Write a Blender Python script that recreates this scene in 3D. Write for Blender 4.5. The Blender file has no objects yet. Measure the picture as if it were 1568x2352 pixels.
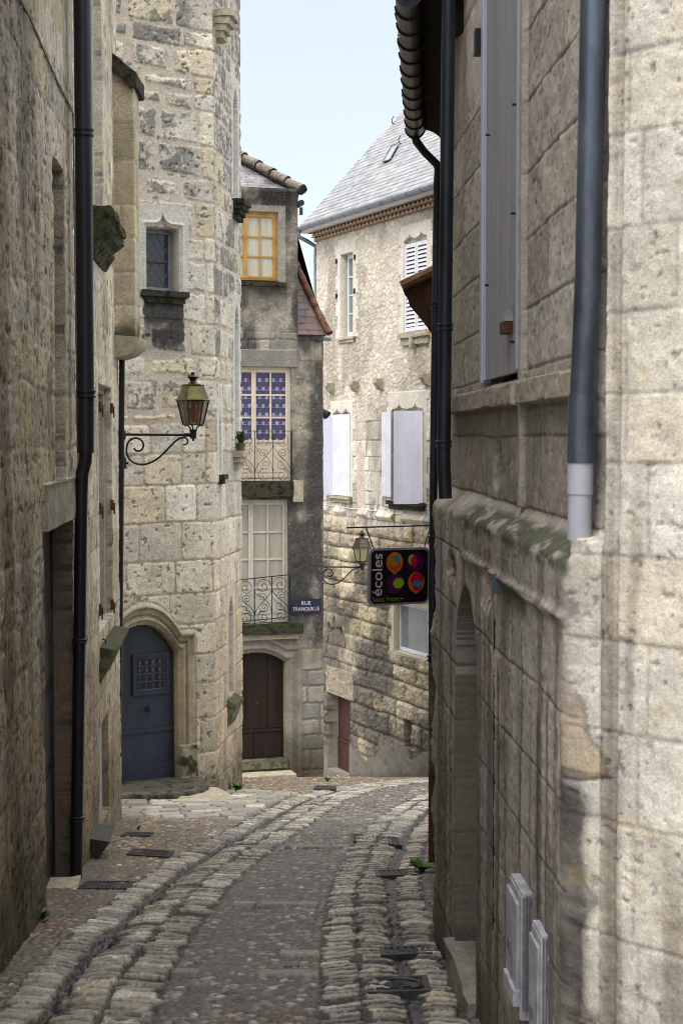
# An old stone alley under a bright overcast sky.  Units are metres; y runs down the street, z = 0 at eye height.
SUN_AZ, SUN_EL, SUN_E, SUN_A = 226.0, 54.0, 1.2, 28.0
SKY_LO, SKY_HI, EXPO = .325, 1.75, 1.0
SATUR = .84
import bpy, bmesh, math, random
import numpy as np
from mathutils import Vector, Matrix

random.seed(7)
SC = bpy.context.scene
COL = SC.collection
# ------------------------------------------------------------------ camera
FPX, CX, CY, HY = 3500.0, 784.0, 1176.0, 1002.0      # focal length and centre in picture units of 1568 x 2352
PITCH = math.atan((CY - HY) / FPX)
cam_d = bpy.data.cameras.new('camera')
cam = bpy.data.objects.new('camera', cam_d)
COL.objects.link(cam)
cam.rotation_euler = (math.pi / 2 - PITCH, 0, 0)
cam_d.sensor_fit = 'VERTICAL'
cam_d.sensor_height = 36.0
cam_d.lens = FPX / 2352 * 36
cam_d.clip_start = 0.05
cam_d.clip_end = 500
cam_d.dof.use_dof = True
cam_d.dof.focus_distance = 19.0
cam_d.dof.aperture_fstop = 11.0
SC.camera = cam
CP, SP = math.cos(PITCH), math.sin(PITCH)

def ray(X, Y):
    a, b = (X - CX) / FPX, -(Y - CY) / FPX
    return np.array([a, CP + b * SP, -SP + b * CP])

def at(X, Y, d):
    r = ray(X, Y)
    return r * (d / r[1])

# ------------------------------------------------------------------ numeric helpers
def ss(a, b, x):
    t = np.clip((x - a) / (b - a), 0, 1)
    return t * t * (3 - 2 * t)

def mix(a, b, t):
    a = np.asarray(a, float); b = np.asarray(b, float)
    return a + (b - a) * np.asarray(t)[..., None]

def hsh(ix, iy, s):
    n = (ix.astype(np.int64) * 374761393 + iy.astype(np.int64) * 668265263 + int(s) * 2147483647 * 7) & 0xffffffff
    n = ((n ^ (n >> 13)) * 1274126177) & 0xffffffff
    n = n ^ (n >> 16)
    n = (n * 2246822519) & 0xffffffff
    n = n ^ (n >> 15)
    return n / 4294967296.0

def vno(x, y, s):
    x0 = np.floor(x); y0 = np.floor(y)
    fx = x - x0; fy = y - y0
    fx = fx * fx * (3 - 2 * fx); fy = fy * fy * (3 - 2 * fy)
    ix = x0.astype(np.int64); iy = y0.astype(np.int64)
    a = hsh(ix, iy, s); b = hsh(ix + 1, iy, s); c = hsh(ix, iy + 1, s); d = hsh(ix + 1, iy + 1, s)
    return (a + (b - a) * fx) * (1 - fy) + (c + (d - c) * fx) * fy

def fbm(x, y, s, o=4):
    r = 0.0; A = 0.5; T = 0.0
    for k in range(o):
        r = r + A * vno(x, y, s + k * 17); T += A
        x = x * 2.03 + 11.3; y = y * 2.03 + 5.7; A *= 0.55
    return r / T

def rowsf(v0, v1, lo, hi, seed):
    rs = np.random.RandomState(seed); r = [v0]
    while r[-1] < v1: r.append(r[-1] + rs.uniform(lo, hi))
    return np.array(r)

def ashlar(u, v, rows, wmin, wmax, seed, wob=0.02, R=0.03):
    """Distance to the edge of the stone each point lies in, and two random numbers of that stone."""
    u = u + (fbm(u * 2.1, v * 2.1, seed + 3, 2) - .5) * wob * 2
    v = v + (fbm(u * 1.3, v * 1.3, seed + 5, 2) - .5) * wob * 2
    r = np.clip(np.searchsorted(rows, v) - 1, 0, len(rows) - 2)
    e = np.zeros_like(u); sid = np.zeros_like(u); sd2 = np.zeros_like(u); fv = np.zeros_like(u)
    u0, u1 = u.min() - 1, u.max() + 1
    for k in np.unique(r):
        rs = np.random.RandomState(seed * 131 + int(k))
        j = [u0 - rs.uniform(0, wmax)]
        while j[-1] < u1: j.append(j[-1] + rs.uniform(wmin, wmax))
        j = np.array(j); m = r == k
        uu = u[m]; q = np.clip(np.searchsorted(j, uu) - 1, 0, len(j) - 2)
        dx = np.minimum(uu - j[q], j[q + 1] - uu)
        dy = np.minimum(v[m] - rows[k], rows[k + 1] - v[m])
        corner = (dx < R) & (dy < R)
        e[m] = np.where(corner, R - np.hypot(R - dx, R - dy), np.minimum(dx, dy))
        sid[m] = hsh(q, np.full_like(q, int(k)), seed + 11)
        sd2[m] = hsh(q, np.full_like(q, int(k)), seed + 23)
        fv[m] = (v[m] - rows[k]) / (rows[k + 1] - rows[k])
    return e, sid, sd2, fv

def voro(u, v, cu, cv, seed, jit=0.85):
    x = u / cu; y = v / cv
    ix = np.floor(x).astype(np.int64); iy = np.floor(y).astype(np.int64)
    f1 = np.full(x.shape, 9.0); f2 = np.full(x.shape, 9.0); sid = np.zeros_like(x)
    for a in (-1, 0, 1):
        for b in (-1, 0, 1):
            jx = ix + a; jy = iy + b
            px = jx + .5 + (hsh(jx, jy, seed) - .5) * jit
            py = jy + .5 + (hsh(jx, jy, seed + 1) - .5) * jit
            d = np.hypot(x - px, y - py)
            n = d < f1
            f2 = np.where(n, f1, np.minimum(f2, d))
            sid = np.where(n, hsh(jx, jy, seed + 2), sid)
            f1 = np.where(n, d, f1)
    return f1, f2, sid

def pal(p, sid):
    p = np.array(p, float)
    return p[np.clip((sid * len(p)).astype(int), 0, len(p) - 1)]

def grid(a, b, step, edges=(), eps=0.0015):
    g = list(np.arange(a, b + step * .5, step))
    g[-1] = b
    ex = []
    for e in edges:
        if a + .01 < e < b - .01: ex += [e - eps, e + eps]
    g = [x for x in g if all(abs(x - e) > 0.003 for e in ex)]
    return np.array(sorted(g + ex))

# ------------------------------------------------------------------ scene helpers
def thing(name, label, cat, loc=(0, 0, 0), group=None):
    o = bpy.data.objects.new(name, None)
    COL.objects.link(o)
    o.location = Vector(loc); o.empty_display_size = .2
    tag(o, label, cat, group)
    return o

def tag(o, label, cat, group=None):
    o['label'] = label; o['category'] = cat
    if group: o['group'] = group
    return o

def root_loc(o):
    while o.parent: o = o.parent
    return o.location

def link(name, me, mat, parent=None, label=None):
    o = bpy.data.objects.new(name, me)
    COL.objects.link(o)
    if mat is not None: me.materials.append(mat)
    if parent is not None:
        o.parent = parent
        if parent.parent is None and parent.type == 'EMPTY':
            o.matrix_parent_inverse = Matrix.Translation(-parent.location)
    if label: o['label'] = label
    return o

def gridmesh(name, parent, us, vs, pos, func, mat, mask=None, label=None, smooth=True):
    U, V = np.meshgrid(us, vs)
    r = func(U, V)
    H, C = r[0], np.clip(r[1], 0.004, .95)
    A = r[2] if len(r) > 2 else np.full(U.shape, .85)
    if mat.name.startswith(('weathered', 'paving', 'old_lime')):
        lum = C @ np.array([.3, .55, .15]); C = lum[..., None] + (C - lum[..., None]) * SATUR
    P = pos(U, V, H).reshape(-1, 3)
    nv, nu = U.shape
    I = np.arange(nv * nu).reshape(nv, nu)
    Q = np.stack([I[:-1, :-1], I[:-1, 1:], I[1:, 1:], I[1:, :-1]], -1)
    if mask is not None:
        uc = (us[:-1] + us[1:]) / 2; vc = (vs[:-1] + vs[1:]) / 2
        UC, VC = np.meshgrid(uc, vc)
        Q = Q[mask(UC, VC)]
    Q = Q.reshape(-1, 4)
    me = bpy.data.meshes.new(name)
    me.vertices.add(len(P)); me.vertices.foreach_set('co', P.astype(np.float32).ravel())
    me.loops.add(Q.size); me.loops.foreach_set('vertex_index', Q.astype(np.int32).ravel())
    me.polygons.add(len(Q))
    me.polygons.foreach_set('loop_start', np.arange(0, Q.size, 4, dtype=np.int32))
    me.polygons.foreach_set('loop_total', np.full(len(Q), 4, dtype=np.int32))
    me.polygons.foreach_set('use_smooth', np.full(len(Q), smooth, dtype=bool))
    ca = me.color_attributes.new('Col', 'FLOAT_COLOR', 'POINT')
    ca.data.foreach_set('color', np.concatenate([C.reshape(-1, 3), A.reshape(-1, 1)], 1).astype(np.float32).ravel())
    me.update(calc_edges=True); me.validate()
    return link(name, me, mat, parent, label)

class Wall:
    """A vertical wall along a plan path; u = length along it, v = height, w = distance out of its face."""
    def __init__(s, pts, blend=.02):
        s.p = np.array(pts, float)
        d = s.p[1:] - s.p[:-1]
        s.L = np.hypot(d[:, 0], d[:, 1]); s.t = d / s.L[:, None]
        s.n = np.stack([s.t[:, 1], -s.t[:, 0]], 1)
        s.U = np.concatenate([[0], np.cumsum(s.L)])
        s.bl = blend
    def nrm(s, u):
        k = np.clip(np.searchsorted(s.U, u, 'right') - 1, 0, len(s.t) - 1)
        n = s.n[k].copy()
        for i in range(1, len(s.t)):
            f = np.clip((u - s.U[i] + s.bl) / (2 * s.bl), 0, 1)
            near = np.abs(u - s.U[i]) < s.bl
            nb = s.n[i - 1] * (1 - f[..., None]) + s.n[i] * f[..., None]
            c = 1 + float(np.dot(s.n[i - 1], s.n[i]))
            nn = np.linalg.norm(nb, axis=-1, keepdims=True)
            n = np.where(near[..., None], nb / np.maximum(nn, .3), n)
        return n
    def pos(s, u, v, w):
        u = np.asarray(u, float); v = np.asarray(v, float) + 0 * u; w = np.asarray(w, float) + 0 * u
        k = np.clip(np.searchsorted(s.U, u, 'right') - 1, 0, len(s.t) - 1)
        xy = s.p[k] + s.t[k] * (u - s.U[k])[..., None] + s.nrm(u) * w[..., None]
        return np.concatenate([xy, v[..., None]], -1)
    def pt(s, u, v, w=0): return s.pos(np.array([u]), np.array([v]), np.array([w]))[0]
    def uv(s, X, Y, k=0):
        r = ray(X, Y); n = s.n[k]
        q = r * (np.dot(s.p[k], n) / np.dot(r[:2], n))
        return s.U[k] + np.dot(q[:2] - s.p[k], s.t[k]), q[2]
    def u(s, X, k=0): return s.uv(X, HY, k)[0]

class MB:
    """Collects simple shapes into one mesh."""
    def __init__(s): s.v = []; s.f = []
    def add(s, vs, fs):
        b = len(s.v); s.v += [tuple(map(float, p)) for p in vs]; s.f += [tuple(b + i for i in f) for f in fs]
    def hexa(s, p):
        s.add(p, [(0, 3, 2, 1), (4, 5, 6, 7), (0, 1, 5, 4), (1, 2, 6, 5), (2, 3, 7, 6), (3, 0, 4, 7)])
    def box(s, o, ex, ey, ez):
        o, ex, ey, ez = [np.array(a, float) for a in (o, ex, ey, ez)]
        s.hexa([o, o + ex, o + ex + ey, o + ey, o + ez, o + ex + ez, o + ex + ey + ez, o + ey + ez])
    def cbox(s, c, sx, sy, sz):
        s.box((c[0] - sx / 2, c[1] - sy / 2, c[2] - sz / 2), (sx, 0, 0), (0, sy, 0), (0, 0, sz))
    def wbox(s, W, u0, u1, v0, v1, w0, w1, k=None):
        um = (u0 + u1) / 2
        if k is None: k = int(np.clip(np.searchsorted(W.U, um, 'right') - 1, 0, len(W.t) - 1))
        P = lambda u, v, w: np.append(W.p[k] + W.t[k] * (u - W.U[k]) + W.n[k] * w, v)
        s.hexa([P(u0, v0, w1), P(u1, v0, w1), P(u1, v0, w0), P(u0, v0, w0), P(u0, v1, w1), P(u1, v1, w1), P(u1, v1, w0), P(u0, v1, w0)])
    def tube(s, pts, r, n=8, cap=True, r2=None):
        pts = [np.array(p, float) for p in pts]; m = len(pts); rings = []
        ref = np.array([0.03, .05, 1.0])
        for i, p in enumerate(pts):
            t = pts[min(i + 1, m - 1)] - pts[max(i - 1, 0)]; t /= max(np.linalg.norm(t), 1e-9)
            a = np.cross(t, ref)
            if np.linalg.norm(a) < .2: a = np.cross(t, np.array([1, .03, .0]))
            a /= np.linalg.norm(a); b = np.cross(t, a)
            rr = r if r2 is None else r + (r2 - r) * i / max(m - 1, 1)
            if i and np.dot(a, rings[-1][1]) < 0: a, b = -a, -b
            rings.append((p, a, b, rr))
        vs = []
        for p, a, b, rr in rings:
            for k in range(n):
                q = 2 * math.pi * k / n
                vs.append(p + (a * math.cos(q) + b * math.sin(q)) * rr)
        fs = []
        for i in range(m - 1):
            for k in range(n):
                fs.append((i * n + k, i * n + (k + 1) % n, (i + 1) * n + (k + 1) % n, (i + 1) * n + k))
        if cap: fs += [tuple(range(n))[::-1], tuple((m - 1) * n + k for k in range(n))]
        s.add(vs, fs)
    def lathe(s, c, prof, n=12, a0=0.0):
        vs = []; fs = []
        for r, z in prof:
            for k in range(n):
                q = a0 + 2 * math.pi * k / n
                vs.append((c[0] + r * math.cos(q), c[1] + r * math.sin(q), c[2] + z))
        for i in range(len(prof) - 1):
            for k in range(n):
                fs.append((i * n + k, i * n + (k + 1) % n, (i + 1) * n + (k + 1) % n, (i + 1) * n + k))
        fs += [tuple(range(n))[::-1], tuple((len(prof) - 1) * n + k for k in range(n))]
        s.add(vs, fs)
    def prism(s, poly, ext):
        n = len(poly); e = np.array(ext, float)
        s.add([np.array(p, float) for p in poly] + [np.array(p, float) + e for p in poly],
              [tuple(range(n))[::-1], tuple(range(n, 2 * n))] + [(i, (i + 1) % n, n + (i + 1) % n, n + i) for i in range(n)])
    def build(s, name, mat, parent=None, label=None, smooth=False, bevel=0):
        me = bpy.data.meshes.new(name)
        me.from_pydata(s.v, [], s.f); me.update()
        bm = bmesh.new(); bm.from_mesh(me)
        bmesh.ops.recalc_face_normals(bm, faces=bm.faces)
        if bevel: bmesh.ops.bevel(bm, geom=bm.edges[:], offset=bevel, segments=2, affect='EDGES', profile=.6)
        bm.to_mesh(me); bm.free()
        o = link(name, me, mat, parent, label)
        if smooth:
            me.polygons.foreach_set('use_smooth', [True] * len(me.polygons))
            try: me.set_sharp_from_angle(angle=math.radians(42))
            except Exception: pass
        return o

def roughen(o, amp, freq, seed=1, cuts=0):
    """Weathers a stone block: subdivide, then push its points about with noise."""
    me = o.data
    bm = bmesh.new(); bm.from_mesh(me)
    if cuts: bmesh.ops.subdivide_edges(bm, edges=bm.edges[:], cuts=cuts, use_grid_fill=True)
    from mathutils import noise
    for v in bm.verts:
        q = v.co * freq + Vector((seed * 3.1, seed, seed * 1.7))
        v.co += noise.noise_vector(q) * amp + noise.noise_vector(q * 3.1) * amp * .4
    bm.to_mesh(me); bm.free()
    return o

def spiral(c, ax, ay, r0, r1, a0, a1, n=26):
    c, ax, ay = [np.array(a, float) for a in (c, ax, ay)]
    out = []
    for i in range(n + 1):
        f = i / n; a = a0 + (a1 - a0) * f; r = r0 + (r1 - r0) * f
        out.append(c + ax * r * math.cos(a) + ay * r * math.sin(a))
    return out

def bez(ps, n=14):
    ps = [np.array(p, float) for p in ps]; out = []
    for i in range(n + 1):
        t = i / n; q = ps
        while len(q) > 1: q = [q[k] * (1 - t) + q[k + 1] * t for k in range(len(q) - 1)]
        out.append(q[0])
    return out

def text_mesh(name, s, size, o, ax, ay, mat, parent, depth=.002, offset=0.0, sx=1.0, space=1.0):
    cu = bpy.data.curves.new(name, 'FONT'); cu.body = s; cu.size = size; cu.extrude = depth; cu.offset = offset
    cu.align_x = 'CENTER'; cu.align_y = 'CENTER'; cu.space_character = space
    tmp = bpy.data.objects.new('tmp', cu); COL.objects.link(tmp)
    bpy.context.view_layer.update()
    me = bpy.data.meshes.new_from_object(tmp.evaluated_get(bpy.context.evaluated_depsgraph_get()))
    bpy.data.objects.remove(tmp); bpy.data.curves.remove(cu)
    ax = Vector(ax).normalized(); ay = Vector(ay).normalized(); az = ax.cross(ay)
    M = Matrix(((ax.x * sx, ay.x, az.x, o[0]), (ax.y * sx, ay.y, az.y, o[1]), (ax.z * sx, ay.z, az.z, o[2]), (0, 0, 0, 1)))
    me.transform(M); me.name = name
    return link(name, me, mat, parent)

# ------------------------------------------------------------------ materials
def nt(name):
    m = bpy.data.materials.new(name); m.use_nodes = True
    t = m.node_tree; b = t.nodes['Principled BSDF']
    return m, t, b

def N(t, typ, **kw):
    n = t.nodes.new(typ)
    for k, v in kw.items():
        if k in n.inputs: n.inputs[k].default_value = v
        else: setattr(n, k, v)
    return n

def m_attr(name, fine=70.0, lo=.72, hi=1.25, bump=.5, dist=.006, rough=None, spec=.3):
    """Stone: its colour comes from the mesh (each stone's own colour, lichen, stains); grain and pits are added here."""
    m, t, b = nt(name); L = t.links.new
    a = N(t, 'ShaderNodeAttribute', attribute_name='Col')
    tc = N(t, 'ShaderNodeTexCoord')
    n1 = N(t, 'ShaderNodeTexNoise', Scale=fine, Detail=6.0, Roughness=.65)
    n2 = N(t, 'ShaderNodeTexNoise', Scale=fine * .22, Detail=5.0, Roughness=.6)
    L(tc.outputs['Object'], n1.inputs['Vector']); L(tc.outputs['Object'], n2.inputs['Vector'])
    mr = N(t, 'ShaderNodeMapRange'); mr.inputs[1].default_value = .3; mr.inputs[2].default_value = .7
    mr.inputs[3].default_value = lo; mr.inputs[4].default_value = hi
    L(n1.outputs[0], mr.inputs[0])
    mr2 = N(t, 'ShaderNodeMapRange'); mr2.inputs[1].default_value = .3; mr2.inputs[2].default_value = .7
    mr2.inputs[3].default_value = .88; mr2.inputs[4].default_value = 1.1
    L(n2.outputs[0], mr2.inputs[0])
    mm = N(t, 'ShaderNodeMath', operation='MULTIPLY'); L(mr.outputs[0], mm.inputs[0]); L(mr2.outputs[0], mm.inputs[1])
    vm = N(t, 'ShaderNodeVectorMath', operation='SCALE')
    L(a.outputs['Color'], vm.inputs[0]); L(mm.outputs[0], vm.inputs['Scale'])
    L(vm.outputs[0], b.inputs['Base Color'])
    if rough is None: L(a.outputs['Alpha'], b.inputs['Roughness'])
    else: b.inputs['Roughness'].default_value = rough
    b.inputs['Specular IOR Level'].default_value = spec
    ad = N(t, 'ShaderNodeMath', operation='ADD'); L(n1.outputs[0], ad.inputs[0]); L(n2.outputs[0], ad.inputs[1])
    bp = N(t, 'ShaderNodeBump', Strength=bump, Distance=dist)
    L(ad.outputs[0], bp.inputs['Height']); L(bp.outputs[0], b.inputs['Normal'])
    return m

def m_plain(name, col, rough=.6, metal=0.0, var=.25, scale=8.0, bump=.1, spec=.4, tint=None, stretch=(1, 1, 1)):
    m, t, b = nt(name); L = t.links.new
    tc = N(t, 'ShaderNodeTexCoord'); mp = N(t, 'ShaderNodeMapping'); mp.inputs['Scale'].default_value = stretch
    L(tc.outputs['Object'], mp.inputs[0])
    n1 = N(t, 'ShaderNodeTexNoise', Scale=scale, Detail=7.0, Roughness=.65); L(mp.outputs[0], n1.inputs['Vector'])
    r = N(t, 'ShaderNodeValToRGB')
    c = np.array(col); c2 = np.array(tint if tint is not None else c * (1 + var))
    r.color_ramp.elements[0].position = .32; r.color_ramp.elements[1].position = .7
    r.color_ramp.elements[0].color = (*(c * (1 - var)), 1); r.color_ramp.elements[1].color = (*np.clip(c2, 0, 1), 1)
    L(n1.outputs[0], r.inputs[0]); L(r.outputs[0], b.inputs['Base Color'])
    b.inputs['Roughness'].default_value = rough; b.inputs['Metallic'].default_value = metal
    b.inputs['Specular IOR Level'].default_value = spec
    if bump:
        bp = N(t, 'ShaderNodeBump', Strength=bump, Distance=.004)
        n2 = N(t, 'ShaderNodeTexNoise', Scale=scale * 8, Detail=4.0); L(mp.outputs[0], n2.inputs['Vector'])
        L(n2.outputs[0], bp.inputs['Height']); L(bp.outputs[0], b.inputs['Normal'])
    return m

def m_glass(name, col, rough=.08, var=.2):
    m = m_plain(name, col, rough, 0, var, 3.0, 0, .6)
    return m

def m_wood(name, col, rough=.55, var=.35):
    return m_plain(name, col, rough, 0, var, 14.0, .35, .35, stretch=(1, 1, .07))

M = {}
M['stone'] = m_attr('weathered_limestone', 64.0, .60, 1.38, .7, .008)
M['stone_near'] = m_attr('weathered_limestone_near', 110.0, .74, 1.24, .6, .005)
M['paving'] = m_attr('paving_stone', 70.0, .50, 1.45, .8, .007, None, .5)
M['render'] = m_attr('old_lime_render', 90.0, .50, 1.5, .8, .009)
M['slate'] = m_attr('slate', 60.0, .85, 1.15, .2, .003, .5, .5)
def m_moss(name, stone, crust, green, g0=.50, g1=.62, rough=.92):
    """Old stone with a dark crust, moss cushions growing on its upper faces."""
    m, t, b = nt(name); L = t.links.new
    tc = N(t, 'ShaderNodeTexCoord'); ge = N(t, 'ShaderNodeNewGeometry'); sp = N(t, 'ShaderNodeSeparateXYZ'); L(ge.outputs['Normal'], sp.inputs[0])
    n1 = N(t, 'ShaderNodeTexNoise', Scale=7.0, Detail=8.0, Roughness=.7); n2 = N(t, 'ShaderNodeTexNoise', Scale=42.0, Detail=6.0, Roughness=.7)
    L(tc.outputs['Object'], n1.inputs['Vector']); L(tc.outputs['Object'], n2.inputs['Vector'])
    r1 = N(t, 'ShaderNodeValToRGB'); r1.color_ramp.elements[0].position = .42; r1.color_ramp.elements[1].position = .62
    r1.color_ramp.elements[0].color = (*crust, 1); r1.color_ramp.elements[1].color = (*stone, 1); L(n1.outputs[0], r1.inputs[0])
    r2 = N(t, 'ShaderNodeValToRGB'); r2.color_ramp.elements[0].position = .35; r2.color_ramp.elements[1].position = .7
    r2.color_ramp.elements[0].color = (*[c * .45 for c in green], 1); r2.color_ramp.elements[1].color = (*green, 1); L(n2.outputs[0], r2.inputs[0])
    a = N(t, 'ShaderNodeMath', operation='MULTIPLY_ADD'); a.inputs[1].default_value = .16; L(sp.outputs['Z'], a.inputs[0]); L(n1.outputs[0], a.inputs[2])
    a2 = N(t, 'ShaderNodeMath', operation='MULTIPLY_ADD'); a2.inputs[1].default_value = .25; L(n2.outputs[0], a2.inputs[0]); L(a.outputs[0], a2.inputs[2])
    mr = N(t, 'ShaderNodeMapRange'); mr.inputs[1].default_value = g0 + .12; mr.inputs[2].default_value = g1 + .14; L(a2.outputs[0], mr.inputs[0])
    mx = N(t, 'ShaderNodeMixRGB'); L(mr.outputs[0], mx.inputs[0]); L(r1.outputs[0], mx.inputs[1]); L(r2.outputs[0], mx.inputs[2]); L(mx.outputs[0], b.inputs['Base Color'])
    b.inputs['Roughness'].default_value = rough; b.inputs['Specular IOR Level'].default_value = .15
    bp = N(t, 'ShaderNodeBump', Strength=.9, Distance=.012); ad = N(t, 'ShaderNodeMath', operation='ADD'); L(n1.outputs[0], ad.inputs[0]); L(n2.outputs[0], ad.inputs[1]); L(ad.outputs[0], bp.inputs['Height']); L(bp.outputs[0], b.inputs['Normal'])
    return m
M['moss'] = m_moss('mossy_stone', (.085, .078, .058), (.014, .014, .011), (.036, .050, .009), .50, .62)
M['mossgreen'] = m_moss('green_algae_stone', (.24, .22, .16), (.07, .068, .045), (.075, .085, .035), .52, .70)
M['wetstone'] = m_moss('mossy_step_stone', (.16, .15, .115), (.030, .030, .022), (.038, .044, .015), .66, .82, .42)
M['sillstone'] = m_plain('carved_limestone', (.36, .32, .24), .9, 0, .3, 14.0, .6, .2)
M['iron'] = m_plain('black_iron', (.012, .012, .014), .45, .3, .3, 20.0, .2)
M['pipe_dark'] = m_plain('dark_painted_pipe', (.018, .017, .022), .38, .2, .35, 3.0, .1, .45, stretch=(1, 1, .25))
M['zinc'] = m_plain('zinc_pipe', (.085, .105, .14), .36, .55, .5, 9.0, .08, .5, stretch=(1, 1, .3))
M['zincdark'] = m_plain('dark_zinc_pipe', (.024, .029, .042), .42, .4, .5, 7.0, .08, .5, stretch=(1, 1, .3))
M['pvc'] = m_plain('pale_grey_pvc', (.36, .37, .43), .4, 0, .12, 5.0, .05, .4)
M['gutterz'] = m_plain('weathered_zinc_gutter', (.22, .25, .29), .45, .4, .2, 6.0, .1)
M['door_blue'] = m_plain('slate_blue_door_paint', (.022, .028, .046), .42, 0, .3, 5.0, .2, .4, stretch=(1, 1, .15))
M['door_brown'] = m_wood('dark_brown_wood', (.017, .0080, .0042), .5, .6)
M['door_red'] = m_plain('faded_red_paint', (.050, .013, .011), .6, 0, .3, 4.0, .2)
M['door_green'] = m_plain('blackish_green_paint', (.006, .012, .010), .45, 0, .3, 6.0, .1)
M['ochre'] = m_plain('ochre_window_paint', (.43, .22, .035), .45, 0, .3, 6.0, .15, .4, tint=(.50, .30, .065))
M['cream'] = m_plain('cream_window_paint', (.62, .52, .40), .5, 0, .1, 7.0, .1)
M['offwhite'] = m_plain('worn_white_window_paint', (.50, .47, .40), .55, 0, .18, 9.0, .15)
M['white'] = m_plain('white_paint', (.64, .64, .68), .5, 0, .10, 4.0, .08)
M['lilac'] = m_plain('lilac_grey_shutter_paint', (.70, .69, .81), .5, 0, .10, 3.0, .08, stretch=(1, 1, .3))
M['greylilac'] = m_plain('dusty_lilac_shutter_paint', (.29, .29, .34), .55, 0, .16, 7.0, .1, stretch=(1, 1, .12))
M['lilacedge'] = m_plain('pale_lilac_shutter_edge', (.46, .49, .66), .45, 0, .05, 3.0, .05)
M['groove'] = m_plain('shutter_groove_highlight', (.46, .445, .50), .5, 0, .05, 3.0, 0)
M['curtain'] = m_plain('cream_curtain_behind_glass', (.46, .43, .335), .25, 0, .18, 12.0, 0, .5, stretch=(1, 1, .08))
M['blind'] = m_plain('beige_blind_behind_glass', (.36, .33, .26), .3, 0, .16, 10.0, 0, .4, stretch=(1, 1, .1))
M['lace'] = m_attr('purple_lace_behind_glass', 60., .92, 1.08, 0, .001, .25, .45)
M['pane'] = m_glass('dark_window_glass', (.03, .033, .036))
M['panesky'] = m_glass('reflecting_window_glass', (.16, .18, .19), .06)
M['lead'] = m_plain('lead_bars', (.16, .18, .21), .5, .3, .2, 20.0, .1)
M['greyframe'] = m_plain('grey_blue_frame_paint', (.17, .19, .235), .5, 0, .15, 8.0, .1)
M['rust'] = m_plain('rusty_iron', (.09, .035, .018), .85, 0, .5, 30.0, .4)
M['tile'] = m_plain('clay_roof_tile', (.105, .048, .032), .8, 0, .5, 9.0, .5, .2, tint=(.20, .105, .068))
M['tilepale'] = m_plain('pale_ridge_tile', (.13, .105, .085), .8, 0, .5, 12.0, .5, .2, tint=(.25, .21, .175))
M['tiledark'] = m_plain('dark_old_tile', (.040, .018, .012), .9, 0, .5, 10.0, .6, .15)
M['genoise'] = m_plain('terracotta_eave_brick', (.27, .165, .11), .85, 0, .4, 20.0, .4, .2, tint=(.40, .29, .21))
M['eavewood'] = m_plain('dark_eave_board', (.022, .016, .011), .9, 0, .5, 9.0, .4, .1)
M['brass'] = m_plain('aged_brass', (.115, .10, .035), .36, .7, .45, 9.0, .1, .5)
M['copperdark'] = m_plain('dark_bronze_lantern', (.035, .028, .020), .4, .6, .4, 14.0, .1)
M['signdark'] = m_plain('aubergine_sign_face', (.010, .004, .010), .35, 0, .1, 3.0, 0, .3)
M['signrim'] = m_plain('grey_sign_rim', (.30, .30, .35), .45, 0, .08, 5.0, 0)
M['white_ink'] = m_plain('white_lettering', (.62, .60, .62), .5, 0, .05, 3.0, 0)
M['navy'] = m_plain('navy_enamel', (.005, .007, .034), .3, 0, .1, 3.0, 0, .5)
for k, c in dict(orange=(.52, .17, .015), deep_orange=(.48, .085, .01), purple=(.075, .006, .075), lime=(.30, .46, .015),
                 crimson=(.50, .008, .05), teal=(.02, .22, .38), oliveink=(.20, .27, .02)).items():
    M[k] = m_plain(k + '_print', c, .5, 0, .06, 3.0, 0, .2)
M['castiron'] = m_plain('worn_cast_iron', (.050, .048, .050), .5, .3, .4, 20.0, .5)
M['steelplate'] = m_plain('worn_steel_plate', (.12, .12, .13), .4, .5, .4, 16.0, .4)
M['leaf'] = m_plain('green_leaf', (.045, .12, .02), .5, 0, .45, 14.0, .1, .35, tint=(.09, .21, .035))
M['leafdark'] = m_plain('dark_leaf', (.025, .065, .014), .55, 0, .45, 18.0, .1, .3)
M['pot'] = m_plain('grey_plant_pot', (.06, .06, .055), .7, 0, .3, 9.0, .1)
M['terracotta'] = m_plain('terracotta', (.30, .12, .06), .8, 0, .3, 9.0, .2)
M['boxgrey'] = m_plain('pale_grey_meter_box', (.31, .31, .34), .55, 0, .4, 14.0, .1)
M['boxseam'] = m_plain('grey_box_seam', (.11, .11, .115), .6, 0, .3, 9.0, .1)
M['concrete'] = m_plain('concrete', (.24, .23, .20), .9, 0, .3, 14.0, .4)
M['cable'] = m_plain('grey_cable', (.16, .16, .16), .6, 0, .2, 9.0, 0)
def m_amber(name, col, alpha):
    m, t, b = nt(name)
    b.inputs['Base Color'].default_value = (*col, 1); b.inputs['Roughness'].default_value = .22
    b.inputs['Alpha'].default_value = alpha
    return m
M['amber'] = m_amber('smoked_amber_glass', (.14, .065, .035), .72)
M['bulb'] = m_plain('frosted_bulb', (.30, .20, .13), .4, 0, .1, 9.0, 0)
M['creamglass'] = m_amber('cream_lantern_glass', (.40, .36, .22), .8)
M['bronze'] = m_plain('weathered_bronze', (.10, .08, .06), .4, .6, .4, 14.0, .1)
M['teeth'] = m_plain('pale_terracotta_brick', (.40, .285, .205), .85, 0, .35, 20.0, .4, .2)
M['mossbright'] = m_moss('mossy_carved_sill', (.12, .11, .08), (.020, .020, .015), (.075, .105, .014), .44, .56)
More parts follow.
